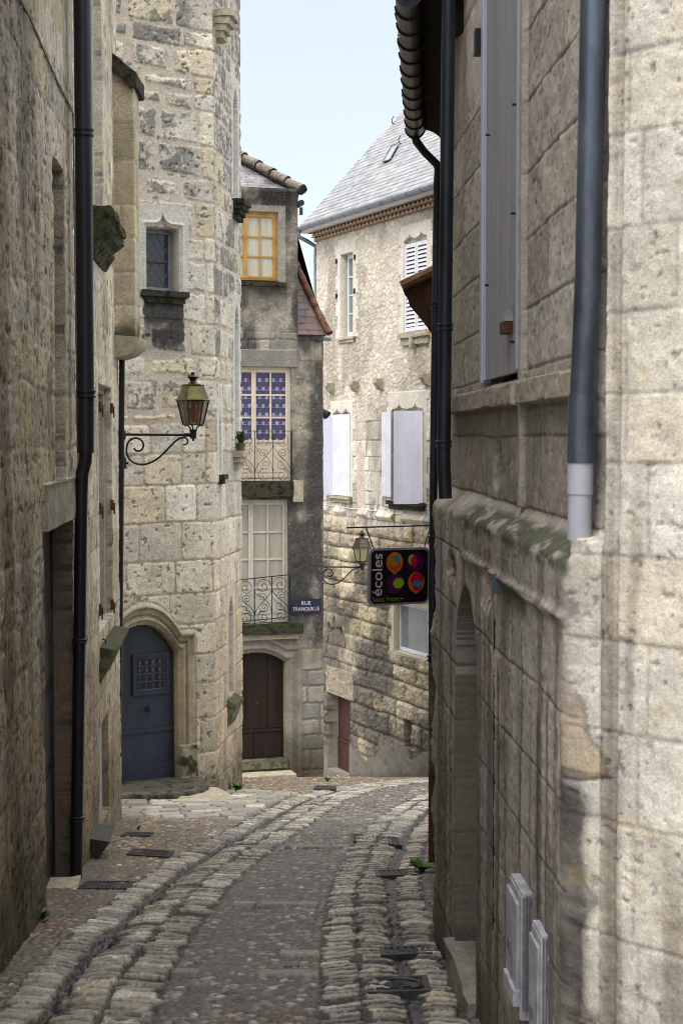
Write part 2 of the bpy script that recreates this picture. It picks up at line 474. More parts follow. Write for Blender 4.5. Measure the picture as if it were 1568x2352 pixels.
# ------------------------------------------------------------------ ground
GY = np.array([-10, 0, 18, 22, 25.3, 27.2, 30.4, 36, 60.]); GH = np.array([.05, 1.6, 4.37, 5.08, 5.73, 6.14, 6.88, 8.22, 14.])
_yy = np.linspace(-10, 60, 1401); _h = np.interp(_yy, GY, GH)
_k = np.hanning(41); _k /= _k.sum()
_h = np.interp(_yy, _yy[20:-20], np.convolve(_h, _k, 'valid'))
def gz(x, y): return -np.interp(y, _yy, _h)
def gp(X, Y):
    r = ray(X, Y); lo, hi = 3.0, 45.0
    for _ in range(50):
        m = (lo + hi) / 2; q = r * (m / r[1])
        if q[2] > gz(q[0], m): lo = m
        else: hi = m
    return r * (lo / r[1])
def path(px):
    q = np.array([gp(*p) for p in px]); i = np.argsort(q[:, 1])
    return q[i, 1], q[i, 0]
LY, LX = path([(40, 2425), (92, 2348), (171, 2228), (249, 2146), (320, 2082), (391, 2018), (480, 1961), (554, 1918), (643, 1869), (716, 1832), (782, 1814)])
RY, RX = path([(965, 2400), (947, 2291), (915, 2191), (908, 2127), (894, 2045), (912, 1962), (938, 1903), (983, 1859), (1040, 1830)])
def smooth(y, Y, X):
    s = 0
    for d in (-.6, -.3, 0, .3, .6): s = s + np.interp(y + d, Y, X)
    return s / 5
def fL(y): return smooth(y, LY, LX) + np.where(y > LY[-1], (y - LY[-1]) * .33, 0)
def fR(y): return smooth(y, RY, RX) + np.where(y > RY[-1], (y - RY[-1]) * .28, 0)

SLABS = [(.41, .36, .275), (.355, .305, .225), (.47, .425, .34), (.32, .285, .23), (.385, .325, .235), (.255, .23, .195)]
PEB = [(.10, .058, .036), (.17, .105, .062), (.20, .185, .165), (.28, .22, .155), (.13, .118, .108), (.24, .22, .195), (.075, .05, .037), (.34, .315, .28), (.14, .078, .046), (.115, .105, .098)]
GROUT = np.array((.085, .078, .07))
YROW = [gp(700, Y)[1] for Y in (2242, 2196, 2081, 1948, 1885)]

def band(s, y, lo, hi, seed, step, skew):
    """One row of flat stones laid side by side along the street."""
    yy = y + skew * s + (fbm(s * 6, y * 6, seed, 3) - .5) * .075
    rs = np.random.RandomState(seed); j = [3.0]
    while j[-1] < 38: j.append(j[-1] + rs.uniform(step * .62, step * 1.35))
    j = np.array(j); k = np.clip(np.searchsorted(j, yy) - 1, 0, len(j) - 2)
    a = hsh(k, k * 0, seed + 1); b = hsh(k, k * 0, seed + 2); c = hsh(k, k * 0, seed + 3)
    l = lo + (a - .5) * .06; h = hi + (b - .5) * .06
    dx = np.minimum(s - l, h - s); dy = np.minimum(yy - j[k], j[k + 1] - yy)
    R = .018
    e = np.where((dx < R) & (dy < R), R - np.hypot(R - dx, R - dy), np.minimum(dx, dy))
    return e, c, hsh(k, k * 0, seed + 4), (yy - j[k]) / (j[k + 1] - j[k])

def street(x, y):
    sL = (x - fL(y)) * .93; sR = x - fR(y)
    n1 = fbm(x * 3, y * 3, 5); n2 = fbm(x * 18, y * 18, 6, 3); n3 = fbm(x * .8, y * .5, 8, 3); n4 = fbm(x * 40, y * 24, 9, 2)
    H = np.zeros_like(x) + (n3 - .5) * .05
    H = H - .035 * np.exp(-(sL / .10) ** 2) - .03 * np.exp(-(sR / .09) ** 2)
    C = np.zeros(x.shape + (3,)) + np.array((.128, .118, .105))
    C = C * (.75 + .5 * n2)[..., None]; A = np.full(x.shape, .62)
    # pebbles bedded in grout
    wx = x + (n1 - .5) * .03; wy = y + (n2 - .5) * .02
    f1, f2, sid = voro(wx, wy, .055, .060, 40)
    dome = np.clip(1 - (f1 / .52) ** 2, 0, 1); e = f2 - f1
    pm = ss(.10, .22, e) * ss(.60, .46, f1) * (sid > .06)
    pc_grit = ss(.45, .7, fbm(x * 60, y * 45, 78, 2)); C = mix(C, np.array((.20, .175, .14)), pc_grit * .5)
    low = ss(.36, .62, fbm(x * 1.1, y * 1.1, 77, 3))
    pm = pm * (1 - .6 * low * ((sid * 5.7) % 1 < .75))
    pc = pal(PEB, (sid * 7.31) % 1) * (.45 + 1.15 * ((sid * 13.7) % 1))[..., None]
    warm = ss(.1, -.5, sL) ; pc = pc * (1 + warm[..., None] * np.array((.55, .28, .0))); C = C * (1 + warm[..., None] * np.array((.22, .10, -.12)))
    H = H + pm * (.004 + .007 * dome * (.4 + (sid * 3.7) % 1))
    C = mix(C * (1 - .35 * ss(.16, .04, e))[..., None], pc, pm); A = A - pm * .30
    soil = ss(.50, .68, fbm(x * 1.6, y * 1.6, 91)) * ss(-.1, -.5, sL)
    C = mix(C, np.array((.10, .085, .045)), soil * .55 * (1 - pm * .6))
    # flat transverse rows across the middle
    mid = (sL > .47) & (sR < -.44)
    for q, yr in enumerate(YROW):
        yl = y - yr + .06 * (x + .3) + (n1 - .5) * .05
        rs = np.random.RandomState(60 + q); j = np.concatenate([[-4], -4 + np.cumsum(rs.uniform(.18, .42, 40))])
        k = np.clip(np.searchsorted(j, x) - 1, 0, 38)
        e = np.minimum(np.minimum(x - j[k], j[k + 1] - x), .075 - np.abs(yl))
        m = ss(.006, .018, e) * mid * (hsh(k, k * 0, 70 + q) > .38)
        H = np.where(m > .3, .008 + m * .016 + (n2 - .5) * .006, H)
        C = mix(C, pal(SLABS, hsh(k, k * 0, 81 + q)) * (.6 + .5 * n2)[..., None] * .85, m * .85); A = mix1(A, .55, m)
    # the rows of long stones that edge both channels
    for s, lo, hi, sd, st, sk in ((sL, -.205, -.022, 3, .108, -.3), (sL, .026, .245, 4, .118, .32), (sL, .258, .46, 5, .112, .36),
                                  (sR, -.425, -.245, 6, .096, -.5), (sR, -.225, -.035, 7, .104, -.45), (sR, .032, .215, 8, .106, .7)):
        e, c, c2, bfrac = band(s, y, lo, hi, sd, st, sk)
        inb = (s > lo - .05) & (s < hi + .05)
        m = ss(.004, .010, e + (n2 - .5) * .020 + (n4 - .5) * .010) * inb * (c2 > .05)
        zone = ss(-.035, -.005, np.minimum(s - lo, hi - s)) * (1 - m)
        C = mix(C, GROUT * (.16 + .3 * n2)[..., None], zone); H = H - zone * .004
        round_ = ss(.0, .055, e)
        sc = pal(SLABS, c) * (.66 + .76 * c2)[..., None] * (.70 + .55 * n1 + .8 * (n2 - .5))[..., None]
        fyy = bfrac; H = np.where(m > .02, H * (1 - m) + m * (.010 + .003 * round_ + (c2 - .5) * .007 + (.5 - fyy) * (.004 + c * .016) + (n2 - .5) * .007 + (n4 - .5) * .010 - .03 * np.exp(-(s / .10) ** 2)), H)
        C = mix(C, sc, m); A = mix1(A, .31, m)
    wet = np.maximum(ss(.045, .02, np.abs(sL)), ss(.05, .025, np.abs(sR)))
    wet = np.maximum(wet, ss(.58, .70, fbm(x * 2.3, y * 1.7, 33)) * ss(.13, .05, np.abs(sL - .02)) )
    C = mix(C, np.array((.028, .027, .026)), wet * .85); A = mix1(A, .22, wet)
    # larger flags in front of the tower door
    pv = ss(-.215, -.26, sL) * ss(15.9, 16.3, y + .25 * (x + 2) + (n1 - .5) * .4)
    pv = pv * ss(20.6, 20.0, y + 1.2 * (x + 1.2))
    e, sid, s2, _ = ashlar(y - .25 * x, x + .1 * y, rowsf(-6, 3, .17, .24, 12), .3, .55, 14, .02, .03) if False else ashlar(x + .15 * y, y - .1 * x, rowsf(4, 40, .2, .3, 12), .22, .42, 14, .03, .04)
    m = ss(.006, .02, e + (n2 - .5) * .01) * pv
    C = mix(C, np.array((.07, .075, .045)), pv * (1 - m)); H = H * (1 - pv) + pv * (.03 + m * (.02 + (s2 - .5) * .012) + (n2 - .5) * .006)
    C = mix(C, pal(SLABS, sid) * (.85 + .4 * s2)[..., None] * (.75 + .5 * n1)[..., None], m); A = mix1(A, .5, m)
    # moss and earth in joints, here and there
    g = ss(.62, .74, fbm(x * 2.2, y * 2.2, 55)) * ss(.5, .62, n2)
    C = mix(C, np.array((.035, .05, .015)), g * .6)
    dirt = ss(.30, .16, np.minimum(x - xl(y), 9)) * .6
    C = mix(C, np.array((.075, .06, .035)), dirt * (.4 + .6 * n2))
    edge = ss(.24, .30, sR) * ss(20, 19, y)
    C = mix(C, np.array((.115, .075, .045)) * (.7 + .6 * n2)[..., None], edge * .8)
    C = C * (.86 + .28 * n3)[..., None]
    return H, C, A
def mix1(a, b, t): return a + (b - a) * t
def xl(y): return -1.26 - .067 * y

xs = np.concatenate([np.arange(-5, -2.7, .04), np.arange(-2.7, 1.6, .0095), np.arange(1.6, 3.2, .04)])
ys = np.concatenate([np.arange(3.0, 6.0, .05), np.arange(6.0, 14, .0125), np.arange(14, 22, .02), np.arange(22, 43, .04)])
pos_g = lambda u, v, h: np.stack([u, v, gz(u, v) + h], -1)
st = gridmesh('street', None, xs, ys, pos_g, street, M['paving'])
st['kind'] = 'structure'
b = MB(); b.box((-150, -60, -15.6), (300, 0, 0), (0, 360, 0), (0, 0, .2))
o = b.build('ground', M['concrete']); o['kind'] = 'structure'
b = MB(); b.add([(-3.5, -10, -.06), (3.5, -10, -.06), (3.5, 3.02, gz(0, 3.02) - .0), (-3.5, 3.02, gz(0, 3.02))], [(0, 1, 2, 3)])
o = b.build('road', M['concrete']); o['kind'] = 'structure'

# ------------------------------------------------------------------ stone recipes
LIME = [(.46, .41, .31), (.42, .37, .275), (.50, .455, .36), (.40, .345, .245), (.47, .405, .29), (.37, .335, .275)]
def faces(u, v, e, sid, s2, palette, mortar, seed, j=.012, relief=.012, rough=.008, ragged=.012, fine=24.0):
    n1 = fbm(u * 6, v * 6, seed); n2 = fbm(u * fine, v * fine, seed + 1, 4); n0 = fbm(u * 1.1, v * .9, seed + 2, 3)
    m = ss(j - .004, j + .010, e + (n2 - .5) * ragged * 2)
    H = m * (relief * ss(j, j + .03, e) + (s2 - .5) * relief * 1.2) + m * (n1 - .5) * rough * 2 + (n2 - .5) * rough
    C = pal(palette, sid) * (.82 + .34 * s2)[..., None] * (.74 + .52 * n1)[..., None]
    C = mix(np.array(mortar) * (.8 + .4 * n2)[..., None], C, m)
    C = C * (.84 + .34 * n0)[..., None]
    return H, C, m, n0, n1, n2

def window(W, parent, name, u0, u1, v0, v1, wf, cols, rows, fmat, pmat, fr=.05, bar=.022, thick=.045, split=None, panel=0, label=None, k=None):
    """Frame, glazing bars and one pane sheet; split = u of the meeting stile; panel = height of a solid bottom panel."""
    b = MB()
    B = lambda a, c, d, e, w0=-thick, w1=0.0: b.wbox(W, a, c, d, e, wf + w0, wf + w1, k)
    B(u0, u0 + fr, v0, v1); B(u1 - fr, u1, v0, v1); B(u0 + fr, u1 - fr, v1 - fr, v1); B(u0 + fr, u1 - fr, v0, v0 + fr * 1.2)
    leaves = [(u0 + fr, u1 - fr)] if split is None else [(u0 + fr, split), (split, u1 - fr)]
    for (a, c) in leaves:
        s = fr * .8
        B(a, a + s, v0 + fr * 1.2, v1 - fr, -thick, .008); B(c - s, c - .002, v0 + fr * 1.2, v1 - fr, -thick, .008)
        B(a + s, c - s, v1 - fr - s, v1 - fr, -thick, .006); B(a + s, c - s, v0 + fr * 1.2, v0 + fr * 1.2 + s, -thick, .006)
        ia, ic, iv0, iv1 = a + s, c - s, v0 + fr * 1.2 + s, v1 - fr - s
        if panel:
            B(ia, ic, iv0, iv0 + panel, -thick, -.012); B(ia, ic, iv0 + panel, iv0 + panel + s, -thick, .006)
            B(ia + .04, ic - .04, iv0 + .05, iv0 + panel - .05, -.02, -.004); iv0 += panel + s
        for i in range(1, cols): q = ia + (ic - ia) * i / cols; B(q - bar / 2, q + bar / 2, iv0, iv1, -thick * .8, -.004)
        for i in range(1, rows): q = iv0 + (iv1 - iv0) * i / rows; B(ia, ic, q - bar / 2, q + bar / 2, -thick * .8, -.0065)
    f = b.build(name, fmat, parent, label)
    p = MB(); p.wbox(W, u0 + fr * .5, u1 - fr * .5, v0 + fr * .5 + panel, v1 - fr * .5, wf - thick * .8 - .004, wf - thick * .55, k)
    p.build('pane', pmat, f)
    return f

# ------------------------------------------------------------------ left-hand row: two houses
dL = 11.78
def PL(d): return (xl(d), d)
WL1 = Wall([(-3.8, 2.9), PL(2.9), PL(dL)])  # near end lies out of view, placed to keep sun off the house opposite
WL2 = Wall([PL(dL - .0), PL(16.0), (-4.6, 16.2)])
cl = lambda X, Y: WL1.uv(X, Y, 1)
cl2 = lambda X, Y: WL2.uv(X, Y, 0)
near = thing('stone_house', 'streaked beige stone house with a dark recessed doorway and a cable on its wall', 'house', (-2.2, 8, gz(0, 8)))
dU0, dU1 = WL1.u(96, 1), WL1.u(165, 1)
dV1 = -.615; nU0, nU1 = WL1.u(127, 1), WL1.u(151, 1)
nV0, nV1 = -.31, WL1.uv(151, 402, 1)[1]
bU0, bU1 = dU0 + .05, dU1 + .03
def fL1(u, v):
    rows = rowsf(-4.6, 7.2, .27, .38, 101)
    e, sid, s2, fv = ashlar(u, v, rows, .3, 1.0, 102, .05, .03)
    L1P = [(.40, .335, .225), (.36, .30, .205), (.43, .37, .27), (.33, .285, .21), (.42, .34, .21), (.345, .305, .235)]
    H, C, m, n0, n1, n2 = faces(u, v, e, sid, s2, L1P, (.29, .245, .175), 103, .003, .003, .009, .03, 16)
    n5 = fbm(u * 14, v * 5.5, 107, 5); n6 = fbm(u * 4.5, v * 1.8, 108, 3); H = H + (n5 - .5) * .014 + (n6 - .5) * .012; sm = ss(.35, .75, (sid * 7.7) % 1)[..., None]; C = C * ((.66 + .68 * n5)[..., None] * sm + (.92 + .2 * n5)[..., None] * (1 - sm)) * (.82 + .36 * ((sid * 3.3) % 1))[..., None]
    dkp = ss(.56, .68, n5 * .6 + n6 * .4 + .0) ; C = mix(C, np.array((.13, .112, .088)) * (.6 + .8 * n2)[..., None], dkp * .55 * (.3 + .7 * sm[..., 0]))
    pl = ss(.54, .68, fbm(u * 7, v * 1.5, 109, 4)); C = mix(C, np.array((.47, .42, .33)) * (.8 + .4 * n2)[..., None], pl * .55)
    pits = ss(.60, .70, fbm(u * 24, v * 14, 104, 3)); H = H - pits * .010; C = C * (1 - .55 * pits)[..., None]
    # broad dark weathering and yellow lichen, run down the wall
    st = ss(.46, .62, fbm(u * 2.6, v * .7, 105, 5)) ; C = mix(C, C * np.array((.50, .47, .44)), st * .85)
    ye = ss(.56, .7, fbm(u * 3, v * 1.6, 106)); C = mix(C, np.array((.42, .31, .12)), ye * .35)
    lowd = ss(-.6, -3.0, v + (n0 - .5) * 1.2); C = mix(C, C * np.array((.52, .44, .34)), lowd * .9)  # foot darkened in the colour for the shade low in the alley
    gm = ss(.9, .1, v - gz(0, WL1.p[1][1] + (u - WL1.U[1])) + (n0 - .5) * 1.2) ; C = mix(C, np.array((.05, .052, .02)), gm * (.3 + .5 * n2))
    # lintel block over the doorway, doorway, tall window recess
    lb = (u > bU0 - .06) & (u < bU1) & (v > dV1) & (v < nV0)
    H = np.where(lb, .035 + (n2 - .5) * .01 + (n1 - .5) * .012, H); C = np.where(lb[..., None], np.array((.31, .285, .215)) * (.65 + .7 * n1)[..., None], C)
    C = mix(C, np.array((.07, .08, .03)), lb * ss(nV0 - .06, nV0, v + (n2 - .5) * .05) * .8)
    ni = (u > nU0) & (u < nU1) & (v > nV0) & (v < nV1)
    H = np.where(ni, -.20, H); C = np.where(ni[..., None], np.array((.175, .145, .12)) * (.85 + .3 * n2)[..., None], C)  # recess colour darkened to carry the shade on its jamb
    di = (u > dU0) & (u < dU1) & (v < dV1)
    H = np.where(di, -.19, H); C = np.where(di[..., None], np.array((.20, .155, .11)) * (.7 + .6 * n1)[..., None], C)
    return H, C
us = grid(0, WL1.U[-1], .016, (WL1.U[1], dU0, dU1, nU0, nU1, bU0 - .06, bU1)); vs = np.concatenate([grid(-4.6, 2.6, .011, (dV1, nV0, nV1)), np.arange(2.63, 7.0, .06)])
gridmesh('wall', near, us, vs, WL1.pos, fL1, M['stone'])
gD = gz(0, 10.6)
b = MB(); b.wbox(WL1, dU0 + .002, dU1 - .004, -3.6, dV1 - .003, -.185, -.150)
for i in range(3): b.wbox(WL1, dU0 + .12, dU1 - .12, gD + .25 + i * .6, gD + .75 + i * .6, -.149, -.138)
dr = b.build('door', M['door_green'], near)
b = MB(); b.tube([WL1.pt(dU0 + .1, gD + 1.0, -.14), WL1.pt(dU0 + .1, gD + 1.0, -.10), WL1.pt(dU0 + .2, gD + 1.0, -.10)], .01); b.build('handle', M['iron'], dr)
b = MB(); b.wbox(WL1, nU0 + .003, nU1 - .003, nV0 + .003, nV1 - .003, -.196, -.17)
f = b.build('window', M['offwhite'], near); b = MB(); b.wbox(WL1, nU0 + .06, nU1 - .06, nV0 + .06, nV1 - .06, -.169, -.165); b.build('pane', M['pane'], f)
# doorstep: two slabs
s0 = WL1.uv(88, 2150, 1)[0]; s1 = WL1.uv(163, 2005, 1)[0]
zt = at(163, 2003, 11.3)[2]
b = MB()
for a, c, dz in ((s0 - .1, (s0 + s1) / 2 - .01, -.02), ((s0 + s1) / 2 + .005, s1 + .02, 0)): b.wbox(WL1, a, c, zt - .5, zt + dz + .0, -.15, .075)
o = b.build('doorstep', M['sillstone'], near); roughen(o, .010, 6, 3, 6)
# downpipe
def pipe(name, pts, r, mat, parent, collars=(), rc=1.18, hc=.03, r2=None):
    b = MB(); b.tube(pts, r, 14, True, r2); p = b.build(name, mat, parent, smooth=True)
    for c in collars:
        b = MB(); c = np.array(c)
        b.lathe(c - np.array([0, 0, hc]), [(r * 1.02, 0), (r * rc, .004), (r * rc, hc * .55), (r * 1.07, hc * .7), (r * 1.07, hc * 1.3), (r * rc, hc * 1.45), (r * rc, hc * 2 - .004), (r * 1.02, hc * 2)], 16)
        b.build('collar', mat, p, smooth=True)
    return p
pc = lambda X, Y, d=11.45: at(X, Y, d)
xu = pc(192, 300)[0]; top = np.array([xu - .005, 11.45, 4.5])
pipe('downpipe', [top, pc(192, 300), pc(197, 900), pc(197, 1040)], .0645, M['pipe_dark'], near, [pc(192.5, 305), pc(197.5, 905)])
pipe('downpipe', [pc(197, 1035), pc(196, 1060), pc(189, 1090), pc(187, 1150), pc(183, 1480), pc(175, 2036)], .052, M['pipe_dark'], near, [pc(183.5, 1472), pc(177, 1880)], 1.15, .02, .045)
# cable pinned to the wall
pts = [WL1.pt(*cl(X, Y), .012) for X, Y in ((20, -40), (62, 35), (90, 100), (125, 180), (160, 250), (165, 262), (167, 420), (170, 640), (174, 960), (176, 1180), (176, 1460))]
b = MB(); b.tube(pts, .007, 6); b.build('cable', M['cable'], near)

# second house of the row
mid_h = thing('stone_house', 'cream stone house with a mossy carved sill and corbelled shaft, next to the tower', 'house', (-2.4, 14, gz(0, 14)))
aU0, aU1 = WL2.U[0] + 13.0 - dL, WL2.u(241, 0)
aV0 = WL2.uv(241, 530, 0)[1]
cU0, cU1 = WL2.u(226, 0), WL2.u(257, 0); cV1 = WL2.uv(257, 893, 0)[1]; cV0 = WL2.uv(257, 1412, 0)[1]
eU0, eU1 = WL2.u(221, 0), WL2.u(244, 0); eV1 = -2.62; eV0 = -3.55
def fL2(u, v):
    rows = rowsf(-5, 8, .28, .42, 111)
    e, sid, s2, fv = ashlar(u, v, rows, .35, .8, 112, .012, .02)
    P = [(.58, .50, .345), (.54, .475, .33), (.61, .535, .39), (.57, .47, .285), (.52, .465, .35)]
    H, C, m, n0, n1, n2 = faces(u, v, e, sid, s2, P, (.46, .395, .28), 113, .004, .002, .007, .025, 18)
    n5 = fbm(u * 14, v * 6, 117, 5); n6 = fbm(u * 4.5, v * 2, 118, 3); H = H + (n5 - .5) * .012; C = C * (.70 + .6 * n5)[..., None]
    dkp = ss(.57, .68, n5 * .6 + n6 * .4) ; C = mix(C, np.array((.13, .115, .09)) * (.6 + .8 * n2)[..., None], dkp * .65)
    pits = ss(.63, .72, fbm(u * 26, v * 11, 114, 3)); H = H - pits * .012; C = C * (1 - .5 * pits)[..., None]
    st = ss(.50, .68, fbm(u * 2.2, v * .6, 115)); C = mix(C, C * np.array((.66, .63, .60)), st * .6)
    lowd = ss(-.6, -3.2, v + (n0 - .5) * 1.0); C = mix(C, C * np.array((.58, .48, .36)), lowd * .85)
    gm = ss(1.0, .1, v - gz(0, dL + u) + (n0 - .5) * 1.2); C = mix(C, np.array((.06, .065, .02)), gm * (.3 + .5 * n2))
    I = (u > aU0) & (u < aU1) & (v > aV0); H = np.where(I, -.13, H); C = np.where(I[..., None], np.array((.44, .395, .31)) * (.85 + .3 * n2)[..., None], C)
    I = (u > cU0) & (u < cU1) & (v > cV0) & (v < cV1)
    C = np.where(I[..., None], np.array((.34, .29, .225)) * (.85 + .3 * n2)[..., None], C); H = np.where(I, -.07, H)
    I = (u > cU0 + .05) & (u < cU1 - .12) & (v > cV0) & (v < cV1 - .06); H = np.where(I, -.17, H)
    I = (u > eU0) & (u < eU1) & (v > eV0) & (v < eV1); H = np.where(I, -.10, H); C = np.where(I[..., None], np.array((.24, .215, .17)) * (.8 + .4 * n2)[..., None], C)
    return H, C
us = grid(0, WL2.U[-1], .016, (WL2.U[1], aU0, aU1, cU0, cU0 + .05, cU1 - .12, cU1, eU0, eU1)); vs = np.concatenate([grid(-4.6, 4.8, .011, (aV0, cV0, cV1, cV1 - .06, eV0, eV1)), np.arange(4.84, 8, .07)])
gridmesh('wall', mid_h, us, vs, WL2.pos, fL2, M['stone'])
window(WL2, mid_h, 'window', aU0 + .003, aU1 - .003, aV0 + .01, aV0 + 2.6, -.085, 2, 5, M['offwhite'], M['pane'], split=(aU0 + aU1) / 2)
f = window(WL2, mid_h, 'window', cU0 + .055, cU1 - .125, cV0 + .01, cV1 - .065, -.12, 2, 4, M['offwhite'], M['pane'], split=(cU0 + cU1) / 2)
for X, Y in ((229, 935), (255, 938), (229, 1168), (256, 1160), (228, 1400), (256, 1388)):
    u, v = cl2(X, Y); b = MB(); b.wbox(WL2, u - .05, u + .05, v - .05, v + .05, -.004, .022); b.wbox(WL2, u - .01, u + .01, v - .09, v + .02, .022, .036); b.build('hinge', M['rust'], mid_h)
b = MB(); b.wbox(WL2, eU0 + .004, eU1 - .004, eV0 + .004, eV1 - .004, -.096, -.06)
for i in range(4): b.wbox(WL2, eU0 + .03 + i * .2, eU0 + .2 + i * .2, eV0 + .03, eV1 - .03, -.059, -.05)
b.build('shutter', M['boxgrey'], mid_h)
# carved mossy sill (stepped mouldings) under the upper window
v1 = aV0; ua, ub = aU0 - .15, aU1 + .12
b = MB()
pf = [(-.12, 0), (.19, .0), (.205, -.03), (.205, -.085), (.175, -.10), (.165, -.135), (.175, -.16), (.15, -.20), (.10, -.225), (.085, -.25), (.095, -.28), (.05, -.33), (.02, -.40), (-.05, -.42)]
b.prism([WL2.pt(ua + .05, v1 + z, w) for w, z in pf], np.append(WL2.t[0] * (ub - ua - .08), 0))
o = b.build('sill', M['mossbright'], mid_h); roughen(o, .024, 7, 5, 5)
# sloping sill of the lower window with an iron scroll
u0, u1 = cU0 - .05, cU1 + .1; v1 = WL2.uv(262, 1440, 0)[1]
b = MB(); P = lambda u, v, w: WL2.pt(u, v, w)
b.hexa([P(u0, v1 - .30, .02), P(u1, v1 - .30, .02), P(u1, v1 - .30, -.1), P(u0, v1 - .30, -.1), P(u0, v1 - .015, .16), P(u1, v1 - .015, .16), P(u1, v1 + .03, -.1), P(u0, v1 + .03, -.1)])
o = b.build('sill', M['mossgreen'], mid_h); roughen(o, .010, 8, 6, 5)
c = at(237, 1482, 13.9); b = MB()
b.tube([c + np.array([-.02, 0, -.08]), c + np.array([-.02, 0, .02])] + spiral(c + np.array([.005, 0, .03]), (1, 0, 0), (0, 0, 1), .028, .02, math.pi, -.6, 12), .007, 6)
b.tube([c + np.array([-.07, 0, -.04]), c + np.array([.03, 0, -.04])], .006, 6); b.build('iron_hook', M['iron'], mid_h)
# corbelled stone shaft
xa = xl(15.6) - .03; x1 = at(309, 500, 15.55)[0]
zc0 = at(290, 772, 15.55)[2]; zt0 = at(268, 118, 15.55)[2]; zt1 = at(312, 165, 15.55)[2]
def shaft(u, v):
    e, sid, s2, fv = ashlar(u, v, rowsf(zc0, zt0 + .3, .3, .48, 121), .6, .9, 122, .01, .02)
    P = [(.40, .33, .20), (.46, .38, .22), (.36, .31, .21), (.43, .36, .24)]
    H, C, m, n0, n1, n2 = faces(u, v, e, sid, s2, P, (.36, .29, .20), 123, .006, .006, .005, .008, 30)
    g = ss(.52, .66, fbm(u * 4, v * 1.6, 124)); C = mix(C, np.array((.17, .155, .09)), g * .7)
    dk = ss(zc0 + .22, zc0 + .02, v + (n1 - .5) * .2); C = mix(C, np.array((.05, .06, .025)), dk * .9)
    return H, C
WS = Wall([(xa, 15.55), (x1, 15.55), (x1 - .02, 16.05), (xa, 16.06)])
gridmesh('shaft', mid_h, grid(0, WS.U[-1], .012), grid(zc0, zt1 + .02, .013), WS.pos, shaft, M['stone'])
b = MB(); b.prism([(xa - .02, 15.49, zt0 + .02), (x1 + .035, 15.49, zt1 - .02), (x1 + .035, 15.49, zt1 - .16), (x1 - .03, 15.49, zt1 - .17), (xa - .02, 15.49, zt0 - .13)], (0, .62, 0))
o = b.build('coping', M['moss'], mid_h); roughen(o, .010, 8, 2, 4)
rr = (x1 + .05 - xa)
b = MB(); pr = [(xa - .03, 15.5, zc0 + .015)] + [(xa - .03 + (rr + .03) * math.cos(a) ** .65, 15.5, zc0 - .01 - .21 * math.sin(a)) for a in np.linspace(0, math.pi / 2 - .02, 10)] + [(xa - .03, 15.5, zc0 - .22)]
b.prism(pr, (0, .58, 0)); o = b.build('corbel', M['sillstone'], mid_h); roughen(o, .006, 8, 4, 2)
# thin pipe on the corner
q = lambda X, Y: at(X, Y, 15.97)
pipe('downpipe', [q(281, 812), q(279, 1080), q(276, 1500), q(272, 1900)], .030, M['pipe_dark'], mid_h, [q(278, 1092), q(276, 1445), q(274, 1625), q(275, 1500)], 1.3, .02)
# grey cover at the foot of the wall, hanging out over the street
u, v = cl2(214, 1900); b = MB()
b.hexa([P(u - .3, v - .26, .02), P(u + .15, v - .24, .02), P(u + .15, v - .24, 0), P(u - .3, v - .26, 0), P(u - .3, v - .05, .17), P(u + .15, v - .03, .17), P(u + .15, v - .0, .0), P(u - .3, v - .02, .0)])
b.build('cellar_hood', M['castiron'], mid_h)
# ------------------------------------------------------------------ stair tower
pT = np.array([at(340, HY, 18.5)[0], 18.5]); tT = np.array([.84, .5426]); tT2 = np.array([.12, .9928])
kk = (CX - 490) / FPX
tq = (-pT[0] - kk * pT[1]) / (tT[0] + kk * tT[1])
Tc = pT + tT * tq
Te = Tc + tT2 * 1.86
T0 = Tc - tT * 2.35
WT = Wall([T0 + np.array([-.9, 1.6]), T0, Tc, Te, Te + np.array([-1.25, 1.25]), Te + np.array([-3, 1.4])], .012)
ct = lambda X, Y: WT.uv(X, Y, 1)
ct2 = lambda X, Y: WT.uv(X, Y, 2)
tower = thing('stair_tower', 'tall stone stair tower with pink mortar, arched blue door and small leaded window', 'tower', (Tc[0] - .8, Tc[1] + .6, gz(0, Tc[1])))
gu0 = ct(336, 600)[0]; gu1 = ct(411, 600)[0]; gv0 = ct(370, 668)[1]; gv1 = ct(370, 528)[1]; guc = (gu0 + gu1) / 2; gvt = ct(376, 490)[1]
tdU1 = ct(414, 1600)[0]; tdU0 = tdU1 - .98; tdc = (tdU0 + tdU1) / 2; tda = (tdU1 - tdU0) / 2
tdS = ct(410, 1500)[1]; tdT = ct(345, 1436)[1]
def arch_top(u, c, a, s, t): return s + (t - s) * np.clip(1 - (np.abs(u - c) / a) ** 2.2, 0, 1)
slits = [(ct2(540, 600)[0], ct2(534, 200)[1] + .0, ct2(540, 455)[1], .16), (ct2(542, 800)[0], ct2(541, 700)[1], ct2(541, 1000)[1], .14),
         (ct2(504, 1000)[0], ct2(504, 945)[1], ct2(504, 1085)[1], .07), (ct2(529, 1450)[0], ct2(527, 1370)[1], ct2(530, 1590)[1], .17)]
cornerU = WT.U[2]
ROWT = np.concatenate([rowsf(-5.3, .12, .34, .50, 131), rowsf(.30, 10.6, .20, .44, 132)])
